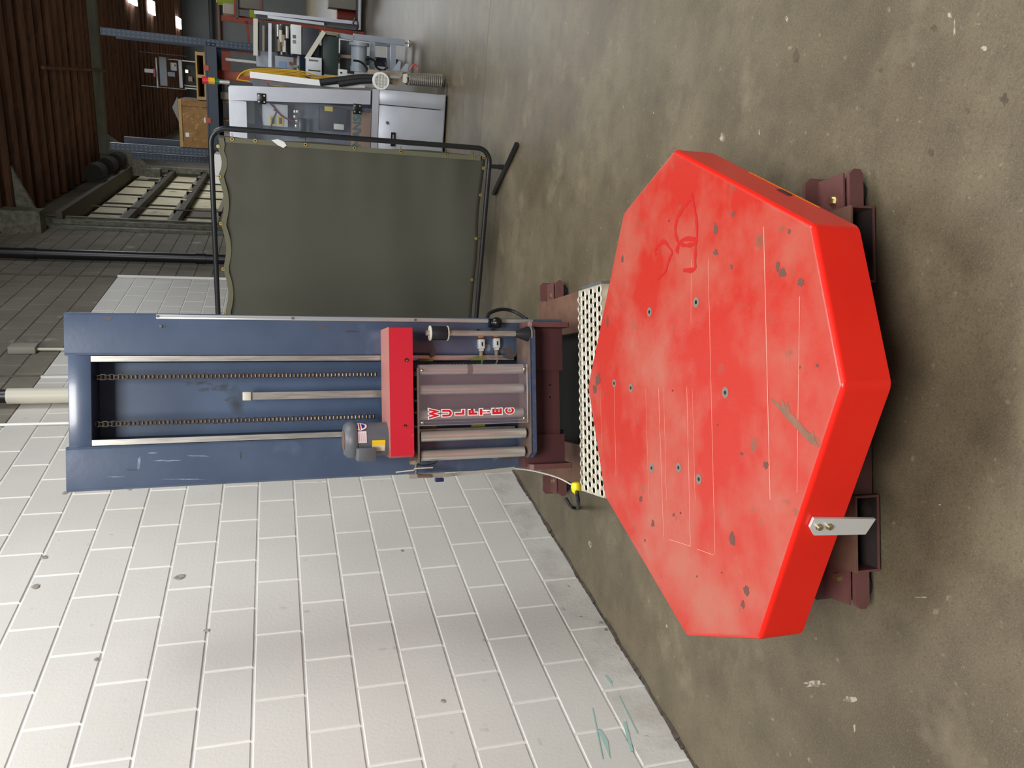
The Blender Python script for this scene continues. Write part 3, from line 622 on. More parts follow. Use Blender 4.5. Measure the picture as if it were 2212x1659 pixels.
# film core mandrel on the right of the tray
md = .17; a = ml(1115, 721, md); k0 = ml(966, 720, md)[1]; k1 = ml(930, 720, md)[1]; zc0 = ml(1142, 726, md)[1]; mx = a[0]
man = obj('film_core_rod', MB().cyl((mx, -md, zc0), (mx, -md, k0), .0125, n=20), steel, SW, M=MM, label='steel film core spindle with black cone ends')
obj('cone', MB().lathe([(.034, zc0), (.034, zc0+.008), (.014, a[1]+.005), (.010, a[1]+.005)], (mx, -md, 0), 'z', 28, m=rubber).lathe([(.036, zc0-.006), (.036, zc0)], (mx, -md, 0), 'z', 28, m=tan), None, man, M=MM)
obj('core_plug', MB().lathe([(.012, k0), (.0295, k0), (.031, k0+.004), (.031, k1-.004), (.0295, k1), (.01, k1)], (mx, -md, 0), 'z', 28), rubber, man, M=MM)
for z in (k0-.002, k1): obj('washer', MB().cyl((mx, -md, z), (mx, -md, z+.004), .0325, n=28), cream, man, M=MM)
obj('nut', MB().cyl((mx, -md, k1+.004), (mx, -md, k1+.02), .012, n=6), steel, man, M=MM)
# ball knob on the guide strip
a = ml(1073, 697, .05); bk = obj('ball_knob', MB().lathe([(.001, -.026)]+[(.026*math.cos(t), .026*math.sin(t)) for t in [x*PI/12-PI/2 for x in range(1, 12)]]+[(.001, .026)], (a[0], -.05, a[1]), 'z', 24), blackp, SW, M=MM)
obj('knob_stem', MB().cyl((a[0], 0, a[1]), (a[0], -.04, a[1]), .01, n=10).box(a[0]-.02, a[0]+.02, -.03, -.013, a[1]-.03, a[1]+.03), blackp, bk, M=MM)
# limit switches
for i, (px, py, dp) in enumerate(((1041, 742, 0), (1074, 740, 1))):
    d = .03; x, z = ml(px, py, d); s = obj('limit_switch', MB().box(x-.024, x+.02, -.034, 0, z-.0135, z+.0135, bev=.003).box(x-.034, x-.024, -.03, -.004, z-.008, z+.008), mat('grey_white_case', (206, 208, 204), .4), SW, M=MM, label=('left limit switch with orange lever', 'right limit switch with orange lever')[i])
    obj('switch_window', MB().box(x-.012, x+.006, -.036, -.034, z-.003, z+.003), blackp, s, M=MM)
    obj('switch_lever', MB().box(x+.026, x+.042, -.034, -.01, z-.008, z+.012, bev=.002).box(x+.034, x+.052, -.03, -.022, z+.006, z+.018), orange, s, M=MM)
    obj('lever_wheel', MB().cyl((x+.058, -.036, z+.018), (x+.058, -.018, z+.018), .008, n=16), blackp, s, M=MM)
    obj('cable_gland', MB().cyl((x-.034, -.017, z), (x-.056, -.017, z), .009, n=10), tan, s, M=MM)
    obj('switch_cable', MB().tube(bez([(x-.056, -.017, z), (x-.085, -.02, z-.002), (x-.11, -.01, z+.008+.004*i), (x-.12, .02, z+.02)]), .004, n=8), mat('grey_cable', (128, 122, 108), .6), s, M=MM)
# motor on top of the carriage
mx_, d = ml(790, 949, .10)[0], .10
z0 = ZT; z1 = ml(742, 949, .10)[1]; zf = ml(768, 949, .10)[1]; R = .074
mo = obj('motor', MB().lathe([(R*.96, z0), (R*.96, zf), (R*1.02, zf), (R*1.06, zf+.004), (R*1.06, z1-.03), (R*1.0, z1-.012), (R*.86, z1-.002), (R*.4, z1), (.001, z1)], (mx_, -d, 0), 'z', 40), dgrey, SW, M=MM, label='dark grey electric motor standing on the carriage')
obj('fan_grille', MB().cyl((mx_, -d, z1-.002), (mx_, -d, z1+.002), R*.6, n=24), rust, mo, M=MM)
cb = ml(785, 978, d+.03); obj('terminal_box', MB().box(cb[0]-.03, cb[0]+.025, -d-.10, -d-.03, cb[1]-.045, cb[1]+.035, bev=.006), dgrey, mo, M=MM)
def wrap_label(pc, py, w_, h_, m, name, R_=R*.975, shape='rect', dz=0):
    x, z = ml(pc, py, d+.07); th0 = math.asin(max(-.95, min(.95, (x-mx_)/R_))); mb = MB(); n_ = 12
    if shape == 'rect':
        vs = []; 
        for i in range(n_+1):
            t = th0+(i/n_-.5)*w_/R_
            for zz in (z-h_/2, z+h_/2): vs.append((mx_+R_*math.sin(t), -d-R_*math.cos(t), zz))
        mb.faces(vs, [(2*i, 2*i+2, 2*i+3, 2*i+1) for i in range(n_)], m)
    else:
        vs = [(mx_+R_*math.sin(th0), -d-R_*math.cos(th0), z)]
        for i in range(24):
            a_ = 2*PI*i/24; t = th0+w_/2*math.cos(a_)/R_; vs.append((mx_+R_*math.sin(t), -d-R_*math.cos(t), z+h_/2*math.sin(a_)))
        mb.faces(vs, [(0, i+1, (i+1) % 24+1) for i in range(24)], m)
    return obj(name, mb, None, mo, M=MM)
wrap_label(779, 921, .05, .062, letred, 'logo_sticker', R*.978, 'o'); wrap_label(779, 921, .046, .058, letwht, 'logo_sticker', R*.982, 'o'); wrap_label(779, 921, .034, .044, mat('logo_blue', (28, 52, 140), .4), 'logo_sticker', R*.986, 'o'); wrap_label(779, 921, .05, .014, letwht, 'logo_sticker', R*.99); wrap_label(779, 921, .042, .006, letred, 'logo_text', R*.994)
wrap_label(779, 944, .050, .050, mat('label_pinkish_white', (226, 212, 216), .5), 'warning_label', R*.98)
for k in range(6): wrap_label(768+k*4, 944, .038, .0016, mat('label_print', (196, 140, 156), .5), 'label_print_line', R*.986)
wrap_label(818, 965, .045, .055, mat('plate_cream', (208, 202, 176), .5), 'name_plate', R*.984); wrap_label(818, 956, .02, .055, mat('plate_yellow', (238, 196, 26), .4), 'name_plate', R*.988)
# film tail sensor arm on the left
a = ml(899, 980, .12); b_ = ml(899, 1030, .12); arm = obj('sensor_arm', MB().cyl((a[0]+.02, -.12, a[1]), (b_[0], -.12, b_[1]), .007, n=10).box(a[0]-.004, a[0]+.01, -.13, -.1, a[1]-.02, a[1]+.02), dgrey, SW, M=MM)
a = ml(883, 1029, .12); b_ = ml(960, 1024, .12); obj('sensor_bracket', MB().box(a[0]-.01, a[0]+.008, -.13, -.115, b_[1], a[1]), mat('sensor_grey', (150, 146, 136), .5), arm, M=MM)
a = ml(948, 1036, .13); obj('photo_sensor', MB().box(a[0]-.008, a[0]+.008, -.15, -.125, a[1]-.018, a[1]+.018, bev=.002), mat('sensor_navy', (34, 38, 84), .4), arm, M=MM)
a = ml(920, 1028, .12); obj('sensor_clip', MB().cyl((a[0], -.135, a[1]-.02), (a[0]+.004, -.135, a[1]+.04), .007, n=10), rust, arm, M=MM)
P_ = [ml(x, y, .13) for x, y in ((855, 1020), (893, 1016), (896, 1012), (935, 1010))]; obj('wire_rod', MB().tube([(x, -.13, z) for x, z in P_], .003, n=6), cream, arm, M=MM)
P_ = [ml(x, y, .14) for x, y in ((900, 1010), (905, 1000), (915, 990), (935, 986), (944, 991), (940, 1000), (920, 1005), (900, 1004))]; obj('cable_loop', MB().tube(bez([(x, -.14, z) for x, z in P_]), .0028, n=8), blackp, arm, M=MM)
a = ml(960, 1027, .0); b_ = ml(1112, 1011, .0); obj('angle_strip', MB().faces and MB().prism([(a[0]-.008, a[1]), (a[0]+.006, a[1]), (b_[0]+.006, b_[1]), (b_[0]-.008, b_[1])], .0, .006, 'y'), mat('strip_grey', (168, 166, 156), .5), SW, M=MM)
# boot at the foot of the mast
def bootz(px): return ml(px, 850, .10)[1]
zb1, zt1 = bootz(1211), .44
obj('mast_boot', MB().box(-.20, .12, -.085, 0, zb1, zt1).box(-.335, -.19, -.095, 0, bootz(1219), zt1).box(.105, .30, -.095, 0, bootz(1217), zt1), mat('deep_maroon', (92, 56, 56), .45, c2=(84, 50, 50), scale=4), SW, M=MM)
for px, xx in ((1232, -.345), (1230, .302)):
    zz = ml(px, 850, .13)[1]; obj('boot_flange', MB().prism([(-.14, zz+.006), (-.134, zz), (-.01, zz), (-.01, .43), (-.125, .43), (-.14, .415)], xx, xx+.024, 'x'), maroon, SW, M=MM)
for px, py in ((1188, 832), (1188, 858)): a = ml(px, py, .087); obj('rivet_hole', MB().cyl((a[0], -.0875, a[1]), (a[0], -.085, a[1]), .004, n=8), blackp, SW, M=MM)
# floor pivots beside the boot on the fork tubes
for s, xa, xb in ((1, .25, .30), (-1, -.355, -.305)): obj('pivot_block', MB().box(xa, xb, 3.2, 3.36, .088, .16, bev=.004), brownm, SW, M=I4)
# --- machine cables
hose = [hit(x, y, (0, 1, 0), yy) for x, y, yy in ((1052, 690, 3.62), (1058, 676, 3.66), (1085, 668, 3.7), (1112, 674, 3.7), (1138, 690, 3.62))]
obj('hydraulic_hose', MB().tube(bez(hose), .009, n=10), rubber, SW, M=I4)
cab = [hit(x, y, (0, 1, 0), yy) for x, y, yy in ((1112, 1012, 3.4), (1145, 1016, 3.38), (1180, 1024, 3.34), (1210, 1034, 3.28), (1240, 1050, 3.2))]
obj('power_wire', MB().tube(bez(cab), .0035, n=8), mat('light_cable', (196, 190, 178), .5), SW, M=I4)
pc = hit(1245, 1052, (0, 1, 0), 3.16); obj('yellow_plug', MB().lathe([(.008, -.03), (.02, -.02), (.024, 0), (.02, .018), (.01, .022)], tuple(pc), 'x', 10), yellow, SW, M=I4)
cord = [hit(x, y, (0, 1, 0), yy) for x, y, yy in ((1246, 1060, 3.15), (1249, 1085, 3.12))]+[hit(1248, 1098, (0, 0, 1), .012), hit(1234, 1094, (0, 0, 1), .03), hit(1222, 1076, (0, 0, 1), .05)]
obj('power_cord', MB().tube(bez(cord), .009, n=10), rubber, SW, M=I4)

# ============================================================ WELDING SCREEN
SR = Vector((1.572, 4.985, 0)); sd = Vector((-.924, .383, 0)).normalized(); sn = Vector((sd.y, -sd.x, 0))
SM = Matrix(((sd.x, sn.x, 0, SR.x), (sd.y, sn.y, 0, SR.y), (0, 0, 1, 0), (0, 0, 0, 1)))
ws = empty('welding_screen', SM, 'olive canvas welding screen laced in a black pipe frame behind the mast', 'screen')
SL = 1.62; zT, zBt, rr = 1.875, .125, .09
loop = [(x, 0, z) for x, z in arc(rr, zT-rr, rr, PI, PI/2, 8)]+[(x, 0, z) for x, z in arc(SL-rr, zT-rr, rr, PI/2, 0, 8)]+[(x, 0, z) for x, z in arc(SL-rr, zBt+rr, rr, 0, -PI/2, 8)]+[(x, 0, z) for x, z in arc(rr, zBt+rr, rr, -PI/2, -PI, 8)]
loop.append(loop[0]); obj('frame', MB().tube(loop, .0165, n=12), blkpipe, ws)
for xx in (.112, SL-.12):
    ft_ = obj('foot', MB().cyl((xx, 0, .045), (xx, 0, zBt+.0), .014, n=12), blkpipe, ws)
    FA = [(xx+.0, -.31, .018), (xx+.0, .30, .018)]
    q0 = SM.inverted() @ Vector((1.539, 4.742, .018)); q1 = SM.inverted() @ Vector((1.356, 5.297, .018)); o_ = xx-.112
    obj('foot_bar', MB().cyl((q0.x+o_, q0.y, .018), (q1.x+o_, q1.y, .018), .017, n=12).cyl((xx, 0, .02), (xx, 0, .06), .017, n=12), blkpipe, ft_)
# canvas: scalloped between grommets
gr_top = [.07, .14, .215, .42, .63, .84, 1.05, 1.26, 1.46]; 
mb = MB(); NX, NZ = 60, 56; cx0, cx1, cz0, cz1 = .045, SL-.04, .146, 1.845
rowsR = [1.80, 1.72, 1.48, 1.14, .83, .55, .35, .22]       # grommet heights on the right edge
def edge_x(z):       # right edge hardly sags
    return cx0+.006*math.sin(z*9)
GXS = [.045]+sorted((SM.inverted() @ hit(px_, py_, sn, sn.dot(SR))).x for px_, py_ in ((471, 316), (474, 381), (477, 483), (482, 581), (485, 676)))+[SL]
def top_z(x):
    g = GXS
    for a, b_ in zip(g, g[1:]):
        if a <= x <= b_: t = (x-a)/(b_-a); return cz1-.026*math.sin(PI*t)-.012*(x)
    return cz1
def bot_z(x):
    return cz0+.004*math.sin(x*8)+.02*math.exp(-((x-.45)/.2)**2)+.025*x/SL
V = [];  
for j in range(NZ+1):
    for i in range(NX+1):
        t = i/NX; x = cx0+(cx1-cx0)*t; s = j/NZ; za, zb_ = bot_z(x), top_z(x); z = za+(zb_-za)*s
        yv = .004*math.sin(x*9+z*2)+.005*math.sin(x*23)*max(0, s-.8)*5+.007*math.sin(z*11+x*3)*(1-s)**2*2+.003*math.sin(z*31)*(1-t)**4
        V.append((edge_x(z) if i == 0 else x, yv, z))
mb.faces(V, [(j*(NX+1)+i, j*(NX+1)+i+1, (j+1)*(NX+1)+i+1, (j+1)*(NX+1)+i) for j in range(NZ) for i in range(NX)], canvas, smooth=True)
cv = obj('canvas', mb, None, ws)
sm_ = cv.modifiers.new('t', 'SOLIDIFY'); sm_.thickness = .0015
hem = mat('olive_hem', (96, 95, 74), .75)
ht = [(x, -.003 if sn.y < 0 else .003, 0) for x in ()]
side = -1 if (SM.to_3x3() @ Vector((0, -1, 0))).dot(Vector((0, -1, 0))) > 0 else 1
def hemstrip(fn, m=hem):
    P = [fn(k/40) for k in range(41)]; mb = MB(); vs = []
    for (x, z), (nx_, nz_) in P: vs += [(x, side*.0125, z), (x+nx_, side*.0125, z+nz_)]
    mb.faces(vs, [(2*i, 2*i+2, 2*i+3, 2*i+1) for i in range(40)]); return mb
o = obj('hem', hemstrip(lambda t: ((cx0+.01+(cx1-cx0-.02)*t, top_z(cx0+.01+(cx1-cx0-.02)*t)-.002), (0, -.03))), hem, ws)
o = obj('hem', hemstrip(lambda t: ((cx0+.004, .19+1.6*t), (.03, 0))), hem, ws)
grs = [(.07, 1.80), (.068, 1.74), (.068, 1.63), (.068, 1.29), (.068, .97), (.068, .67), (.07, .38), (.07, .24)]
grp = [(551, 293), (501, 290), (471, 316), (474, 381), (477, 483), (482, 581), (485, 676), (660, 305), (766, 312), (866, 322), (964, 332), (1022, 338), (1045, 340), (1044, 363), (1038, 421), (1028, 515), (1019, 604)]
gm = MB().lathe([(.0048, -.003), (.0105, -.003), (.0105, .003), (.0048, .003), (.0048, -.003)], (0, 0, 0), 'y', 16).done('grommet'); gm.materials.append(brass)
tie = MB().cyl((0, 0, 0), (0, 0, .035), .0016, n=6).done('zip_tie'); tie.materials.append(blackp)
for px, py in grp:
    p = SM.inverted() @ hit(px, py, sn, sn.dot(SR)+side*.012*1)
    M_ = SM @ TR((max(p.x, cx0+.012), side*.0145, p.z)); o = obj('grommet', gm, None, ws, M=M_)
    if p.x < .1: R_ = Matrix.Rotation(-PI/2, 4, 'Y')
    elif p.z > 1.5: R_ = Matrix()
    else: R_ = Matrix.Rotation(PI, 4, 'X')
    obj('zip_tie', tie, None, o, M=M_ @ TR((0, side*-.004, 0)) @ R_)
# torn white tag
p = [SM.inverted() @ hit(x, y, sn, sn.dot(SR)) for x, y in ((586, 302), (600, 300), (614, 306), (619, 314), (612, 319), (600, 313))]
obj('torn_label', MB().prism([(q.x, q.z) for q in p], side*.013, side*.016, 'y'), white, ws)

# ============================================================ BEHIND THE SCREEN (building frame)
def yb(yv):
    return lambda px, py: (hy(px, py, yv).x, hy(px, py, yv).z)
# --- silver packaging cabinet
CY = 7.29; cb_ = yb(CY)
sc_ = empty('silver_cabinet', BM @ TR((-.4, CY+.3, 0)), 'silver metal packaging cabinet with clear door behind the welding screen', 'cabinet')
alc = mat('sheet_aluminium', (196, 200, 208), .36, .5, c2=(182, 186, 196), scale=3, bump=.04, bscale=8)
zt, xr = 1.86, -.012; xl = -.86; yd = .62
def cpart(name, mb, m=None, label=None, parent=None): return obj(name, mb, m, parent or sc_, M=BM, label=label)
cpart('shell', MB().box(xl, xr-.1, CY+.5, CY+yd, .02, zt, alc).box(xl, xr-.1, CY, CY+yd, zt-.03, zt, alc).box(xl, xl+.03, CY, CY+yd, .02, zt, alc).box(xl, xr, CY, CY+yd, .02, .06, alc))
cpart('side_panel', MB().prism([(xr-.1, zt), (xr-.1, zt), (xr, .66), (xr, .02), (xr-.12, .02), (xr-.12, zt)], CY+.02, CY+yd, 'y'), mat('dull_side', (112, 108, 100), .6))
def fx(z): return -.10+(zt-z)*.055    # slanting right edge of the front
a = cb_(500, 185); b_ = cb_(803, 205)
cpart('front_rail', MB().prism([(fx(1.85), 1.85), (fx(.69), .69), (fx(.69)-.115, .69), (fx(1.85)-.115, 1.85)], CY-.02, CY+.01, 'y'), alc, 'long pale rail carrying the door hinges')
cpart('mid_rail', MB().box(xl, -.02, CY-.035, CY, .62, .675), alc)
cpart('top_plate', MB().box(-.55, fx(1.85)-.115, CY-.01, CY, 1.72, 1.845), alc)
cpart('lower_front_panel', MB().box(-.14, -.015, CY-.02, CY, .03, .615, bev=.004), alc)
lo = cpart('lower_door', MB().box(xl, -.146, CY-.02, CY, .03, .615, bev=.004), alc)
a = cb_(848, 298); cpart('latch', MB().box(a[0]-.07, a[0]+.05, CY-.035, CY-.02, a[1]-.02, a[1]+.02, blackp).box(a[0]-.05, a[0]+.03, CY-.04, CY-.035, a[1]-.006, a[1]+.006, steel), None, parent=lo)
a = cb_(836, 265); cpart('lock', MB().cyl((a[0], CY-.03, a[1]), (a[0], CY-.02, a[1]), .014), dgrey, parent=lo)
dw = cpart('clear_door', MB().box(xl, fx(1.2)-.12, CY-.012, CY-.006, .68, 1.72, plexi2), None, 'clear plastic cabinet door')
for px, py in ((565, 213), (771, 235)):
    a = cb_(px, py); h = cpart('hinge', MB().box(a[0]-.042, a[0]+.042, CY-.032, CY-.02, a[1]-.036, a[1]+.036, bev=.002), blackp, parent=dw)
    for sx in (-1, 1):
        for sz in (-1, 1): cpart('hinge_screw', MB().cyl((a[0]+sx*.025, CY-.036, a[1]+sz*.022), (a[0]+sx*.025, CY-.032, a[1]+sz*.022), .007, n=10), steel, parent=dw)
def inner(name, px0, py0, px1, py1, m, dpt=.2, th=.03, lab=None):
    g = yb(CY+dpt); a = g(px0, py0); b_ = g(px1, py1); return cpart(name, MB().box(a[0], b_[0], CY+dpt, CY+dpt+th, a[1], b_[1], bev=.004), m, lab)
cpart('backboard', MB().box(xl+.03, xr-.11, CY+.42, CY+.5, .06, zt-.03), mat('inner_slate', (126, 134, 150), .5, c2=(92, 98, 112), scale=6))
inner('control_box', 566, 222, 622, 275, mat('inner_white', (206, 214, 224), .5), .2)
yl = mat('label_yellow', (214, 196, 92), .6)
inner('warning_sticker', 583, 250, 596, 272, yl, .19, .005); inner('warning_sticker', 599, 250, 613, 273, yl, .19, .005)
inner('warning_mark', 586, 254, 593, 268, dgrey, .185, .004); inner('warning_mark', 602, 254, 609, 268, dgrey, .185, .004)
inner('pale_panel', 532, 216, 550, 268, mat('inner_cream', (186, 194, 184), .5), .22)
nb = inner('dark_module', 690, 230, 748, 286, navy, .2, .12)
inner('module_label', 721, 267, 743, 281, white, .19, .006); inner('module_label', 701, 229, 719, 241, yl, .19, .006)
inner('cardboard_box', 760, 240, 800, 320, card, .2, .2)
inner('pipe_manifold', 645, 255, 662, 300, blackp, .22, .06)
for x, y in ((637, 241), (637, 252), (641, 262), (640, 272), (643, 241)): inner('fitting', x-3, y-4, x+3, y+4, steel, .2, .03)
g = yb(CY+.18); P_ = [g(*q) for q in ((580, 220), (592, 232), (606, 248), (622, 258), (638, 263))]; cpart('red_hose', MB().tube(bez([(x, CY+.18, z) for x, z in P_]), .006, n=8), mat('hose_red', (128, 36, 44), .5))
P_ = [g(*q) for q in ((590, 236), (596, 242), (590, 258), (582, 285))]; cpart('blue_hose', MB().tube(bez([(x, CY+.18, z) for x, z in P_]), .004, n=8), rackb)
P_ = [g(*q) for q in ((553, 222), (558, 240), (566, 270), (560, 285))]; cpart('black_hose', MB().tube(bez([(x, CY+.18, z) for x, z in P_]), .005, n=8), blackp)
# lettering on the cardboard box: HANSEN, running up the box
cu = bpy.data.curves.new('f', 'FONT'); cu.body = 'HANSEN'; cu.size = .1; cu.offset = .003; to = bpy.data.objects.new('f', cu); COL.objects.link(to); bpy.context.view_layer.update()
me = bpy.data.meshes.new_from_object(to.evaluated_get(bpy.context.evaluated_depsgraph_get())); bpy.data.objects.remove(to); me.materials.append(mat('teal_print', (40, 100, 110), .7))
g = yb(CY+.195); a = g(778, 305); obj('box_lettering', me, None, sc_, M=BM @ TR((a[0]-.05, CY+.193, a[1])) @ Matrix.Rotation(PI/2, 4, 'X'))
# stack light
a = cb_(497, 180); b_ = cb_(436, 172); SY = CY+.05
g = yb(HY) if 0 else None
sl = empty('stack_light', BM @ TR((a[0], SY, zt)), 'red amber and green signal tower on top of the silver cabinet', 'signal light')
h = b_[1]-zt; x = a[0]+.005
for nm, z0_, z1_, m, r in (('pole', zt-.01, zt+h*.35, steel, .018), ('green_lens', zt+h*.35, zt+h*.52, mat('lens_green', (24, 92, 62), .3), .024), ('amber_lens', zt+h*.52, zt+h*.76, mat('lens_amber', (212, 160, 24), .3), .027), ('red_lens', zt+h*.76, zt+h, mat('lens_red', (196, 34, 50), .3), .028)):
    obj(nm, MB().cyl((x, SY, z0_), (x, SY, z1_), r, n=20).cyl((x, SY, z1_-.004), (x, SY, z1_), r*1.06, n=20), m, sl, M=BM)
# --- guard rail assembly on the right of the cabinet
GY = 7.34; g = yb(GY); a = g(540, 168); b_ = g(788, 198)
mb = MB(); w_ = .05; mb.prism([(a[0], a[1]), (b_[0], b_[1]), (b_[0]+w_, b_[1]), (a[0]+w_, a[1])], GY, GY+.04, 'y')
rg = obj('guard_rail', mb, mat('rail_white', (228, 230, 230), .4), M=BM, label='long pale metal rail propped along the cabinet\'s right edge', cat='rail')
for px in (562, 765): c = g(px, 178 if px < 600 else 196); obj('slot_bracket', MB().box(c[0]-.05, c[0]+.0, GY-.02, GY, c[1]-.06, c[1]+.06), dgrey, rg, M=BM)
obj('rail_prop', MB().box(a[0]-.04, a[0]-.01, GY, GY+.04, 0, a[1]), dgrey, rg, M=BM)
# --- yellow air hose bundle
HY = 8.15; g = yb(HY); 
yh = empty('yellow_hose', BM @ TR((.3, HY, 0)), 'coil of yellow hose draped over machinery beside the silver cabinet', 'hose')
ym = mat('hose_yellow', (206, 160, 34), .5)
for k in range(5):
    P_ = [g(x, y) for x, y in ((512, 172-k), (522, 158+k*1.5), (545, 150+k*3), (600, 150+k*3), (650, 154+k*3.5), (690, 164+k*2.5+(k % 2)*6), (760, 168+k*.6))]
    obj('hose_strand', MB().tube(bez([(x, HY+k*.03, z) for x, z in P_]), .0065, n=8), ym, yh, M=BM)
P_ = g(512, 172); obj('hose_tail', MB().tube(bez([(P_[0], HY, P_[1]), (P_[0]-.05, HY, 1.0), (P_[0]-.1, HY, .2), (P_[0]-.02, HY, .012)]), .0065, n=8), ym, yh, M=BM)
# --- agglomerated labelling machine
AY = 9.57; g = yb(AY)
mshadow=0
am = empty('conveyor_machine', BM @ TR((.3, AY, 0)), 'grey conveyor machine full of rollers and dark panels behind the silver cabinet', 'machine')
def ap(name, px0, py0, px1, py1, m, dy=0, th=.05, bev=.004, lab=None, parent=None):
    q = yb(AY+dy); a = q(px0, py0); b_ = q(px1, py1); return obj(name, MB().box(a[0], b_[0], AY+dy, AY+dy+th, a[1], b_[1], bev=bev), m, parent or am, M=BM, label=lab)
def abar(name, px0, py0, px1, py1, wpx, m, dy=0, th=.04):
    q = yb(AY+dy); a = Vector(q(px0, py0)); b_ = Vector(q(px1, py1)); d = (b_-a).normalized(); nn = Vector((-d.y, d.x))*wpx*.0057/2
    return obj(name, MB().prism([tuple(a+nn), tuple(b_+nn), tuple(b_-nn), tuple(a-nn)], AY+dy, AY+dy+th, 'y'), m, am, M=BM)
abar('top_rail', 549, 26, 775, 50, 6, alc, .1); abar('side_rail', 552, 34, 770, 60, 9, mat('rail_dark', (70, 72, 74), .5), .14); abar('inner_rail', 578, 36, 700, 52, 5, alc, .02)
abar('top_post', 552, 40, 552, 120, 8, cream, 0); abar('end_roller', 562, 48, 562, 108, 10, navy, .03); abar('cross_shaft', 583, 50, 583, 145, 6, alc, -.02); abar('cross_shaft', 569, 55, 569, 110, 4, tan, .0)
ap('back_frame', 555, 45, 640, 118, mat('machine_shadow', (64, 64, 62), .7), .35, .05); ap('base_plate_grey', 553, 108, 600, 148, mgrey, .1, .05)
for k in range(4): abar('tie_bar', 595+k*11, 50+k*2, 597+k*11, 118, 3, (dgrey, steel)[k % 2], .1+.05*k)
for k, (x, y) in enumerate(((600, 66), (606, 78), (612, 88), (620, 70), (614, 100), (603, 98))):
    q = yb(AY+.05); a = q(x, y); obj('small_roller', MB().cyl((a[0]-.06, AY+.05, a[1]), (a[0]+.06, AY+.05, a[1]), .02, n=12), (steel, cream, tan)[k % 3], am, M=BM)
ap('white_guard_box', 628, 52, 651, 118, mat('guard_white', (214, 218, 218), .5), -.1, .2, lab='white panel box'); ap('guard_sticker', 632, 75, 639, 83, dgrey, -.105, .004, 0); ap('guard_sticker', 632, 86, 639, 94, mat('sticker_grey', (120, 124, 130), .5), -.105, .004, 0)
ap('dark_cover', 651, 58, 690, 122, navy, -.08, .3); ap('green_drum', 697, 76, 731, 163, dgreen, -.1, .25); ap('green_chute', 665, 95, 700, 163, dgreen, -.02, .1)
abar('diagonal_plate', 662, 128, 700, 68, 8, cream, -.15, .08); ap('drum_end', 697, 66, 730, 78, tan, -.1, .25)
ap('control_box', 594, 120, 634, 150, mat('box_grey', (138, 146, 152), .5), -.12, .1); ap('box_screen', 602, 132, 618, 148, mat('screen_blue', (104, 132, 176), .4), -.125, .006, 0)
q = yb(AY-.13); a = q(628, 137); obj('red_button', MB().cyl((a[0], AY-.14, a[1]), (a[0], AY-.12, a[1]), .018), mat('button_red', (130, 40, 30), .5), am, M=BM)
ap('printer_box', 661, 122, 695, 165, mat('printer_white', (206, 208, 212), .5), -.2, .15, lab='white electronics box'); ap('printer_slot', 666, 150, 692, 155, blackp, -.205, .006, 0); ap('printer_slot', 667, 128, 687, 133, dgrey, -.205, .006, 0)
ap('small_white_box', 731, 149, 750, 170, white, -.2, .1); ap('small_box_slot', 735, 155, 739, 159, blackp, -.205, .006, 0)
# frame legs
abar('frame_beam', 731, 76, 765, 82, 9, mgrey, 0, .08); abar('frame_beam', 764, 79, 875, 92, 11, mgrey, 0, .08); abar('frame_leg', 805, 90, 805, 165, 10, mgrey, 0, .08); abar('frame_leg', 850, 95, 850, 160, 10, mgrey, 0, .08); abar('frame_leg', 840, 98, 840, 160, 7, mgrey, .5, .06)
abar('frame_beam', 806, 94, 846, 98, 6, mgrey, .5, .06); abar('shelf_bar', 731, 121, 762, 123, 6, tan, 0, .1)
ap('under_panel', 735, 86, 765, 160, dgrey, .3, .05)
q = yb(AY-.05); a = q(876, 92); obj('levelling_foot', MB().lathe([(.01, a[1]), (.012, a[1]-.05), (.04, .012), (.04, 0)], (a[0], AY+.03, 0), 'z', 16), steel, am, M=BM)
# geared motor
q = yb(AY-.15); a = q(760, 98); b_ = q(793, 156); zc_ = (q(761, 120)[1]+q(790, 120)[1])/2
mo2 = obj('gear_motor', MB().cyl((q(775, 98)[0], AY-.15, zc_), (q(775, 150)[0], AY-.15, zc_), .085, n=24).cyl((q(775, 92)[0], AY-.15, zc_), (q(775, 99)[0], AY-.15, zc_), .11, n=24), mgrey, am, M=BM)
obj('motor_cap', MB().cyl((q(775, 144)[0], AY-.15, zc_), (q(775, 155)[0], AY-.15, zc_), .092, n=24), mgrey, mo2, M=BM)
P_ = [q(x, y) for x, y in ((760, 131), (775, 134), (788, 146), (795, 162))]; obj('motor_cable', MB().tube(bez([(x, AY-.3, z) for x, z in P_]), .011, n=8), blackp, am, M=BM)
P_ = [q(x, y) for x, y in ((788, 130), (798, 127), (812, 132), (828, 130), (833, 145), (826, 152), (812, 145), (810, 130), (822, 128), (836, 148))]; obj('coiled_cable', MB().tube(bez([(x, AY-.2, z) for x, z in P_]), .012, n=8), blackp, am, M=BM)
P_ = [q(x, y) for x, y in ((764, 52), (772, 36), (777, 55), (772, 66))]; obj('cable_loop', MB().tube(bez([(x, AY, z) for x, z in P_]), .01, n=8), blackp, am, M=BM)
for px in (862, 880): pass
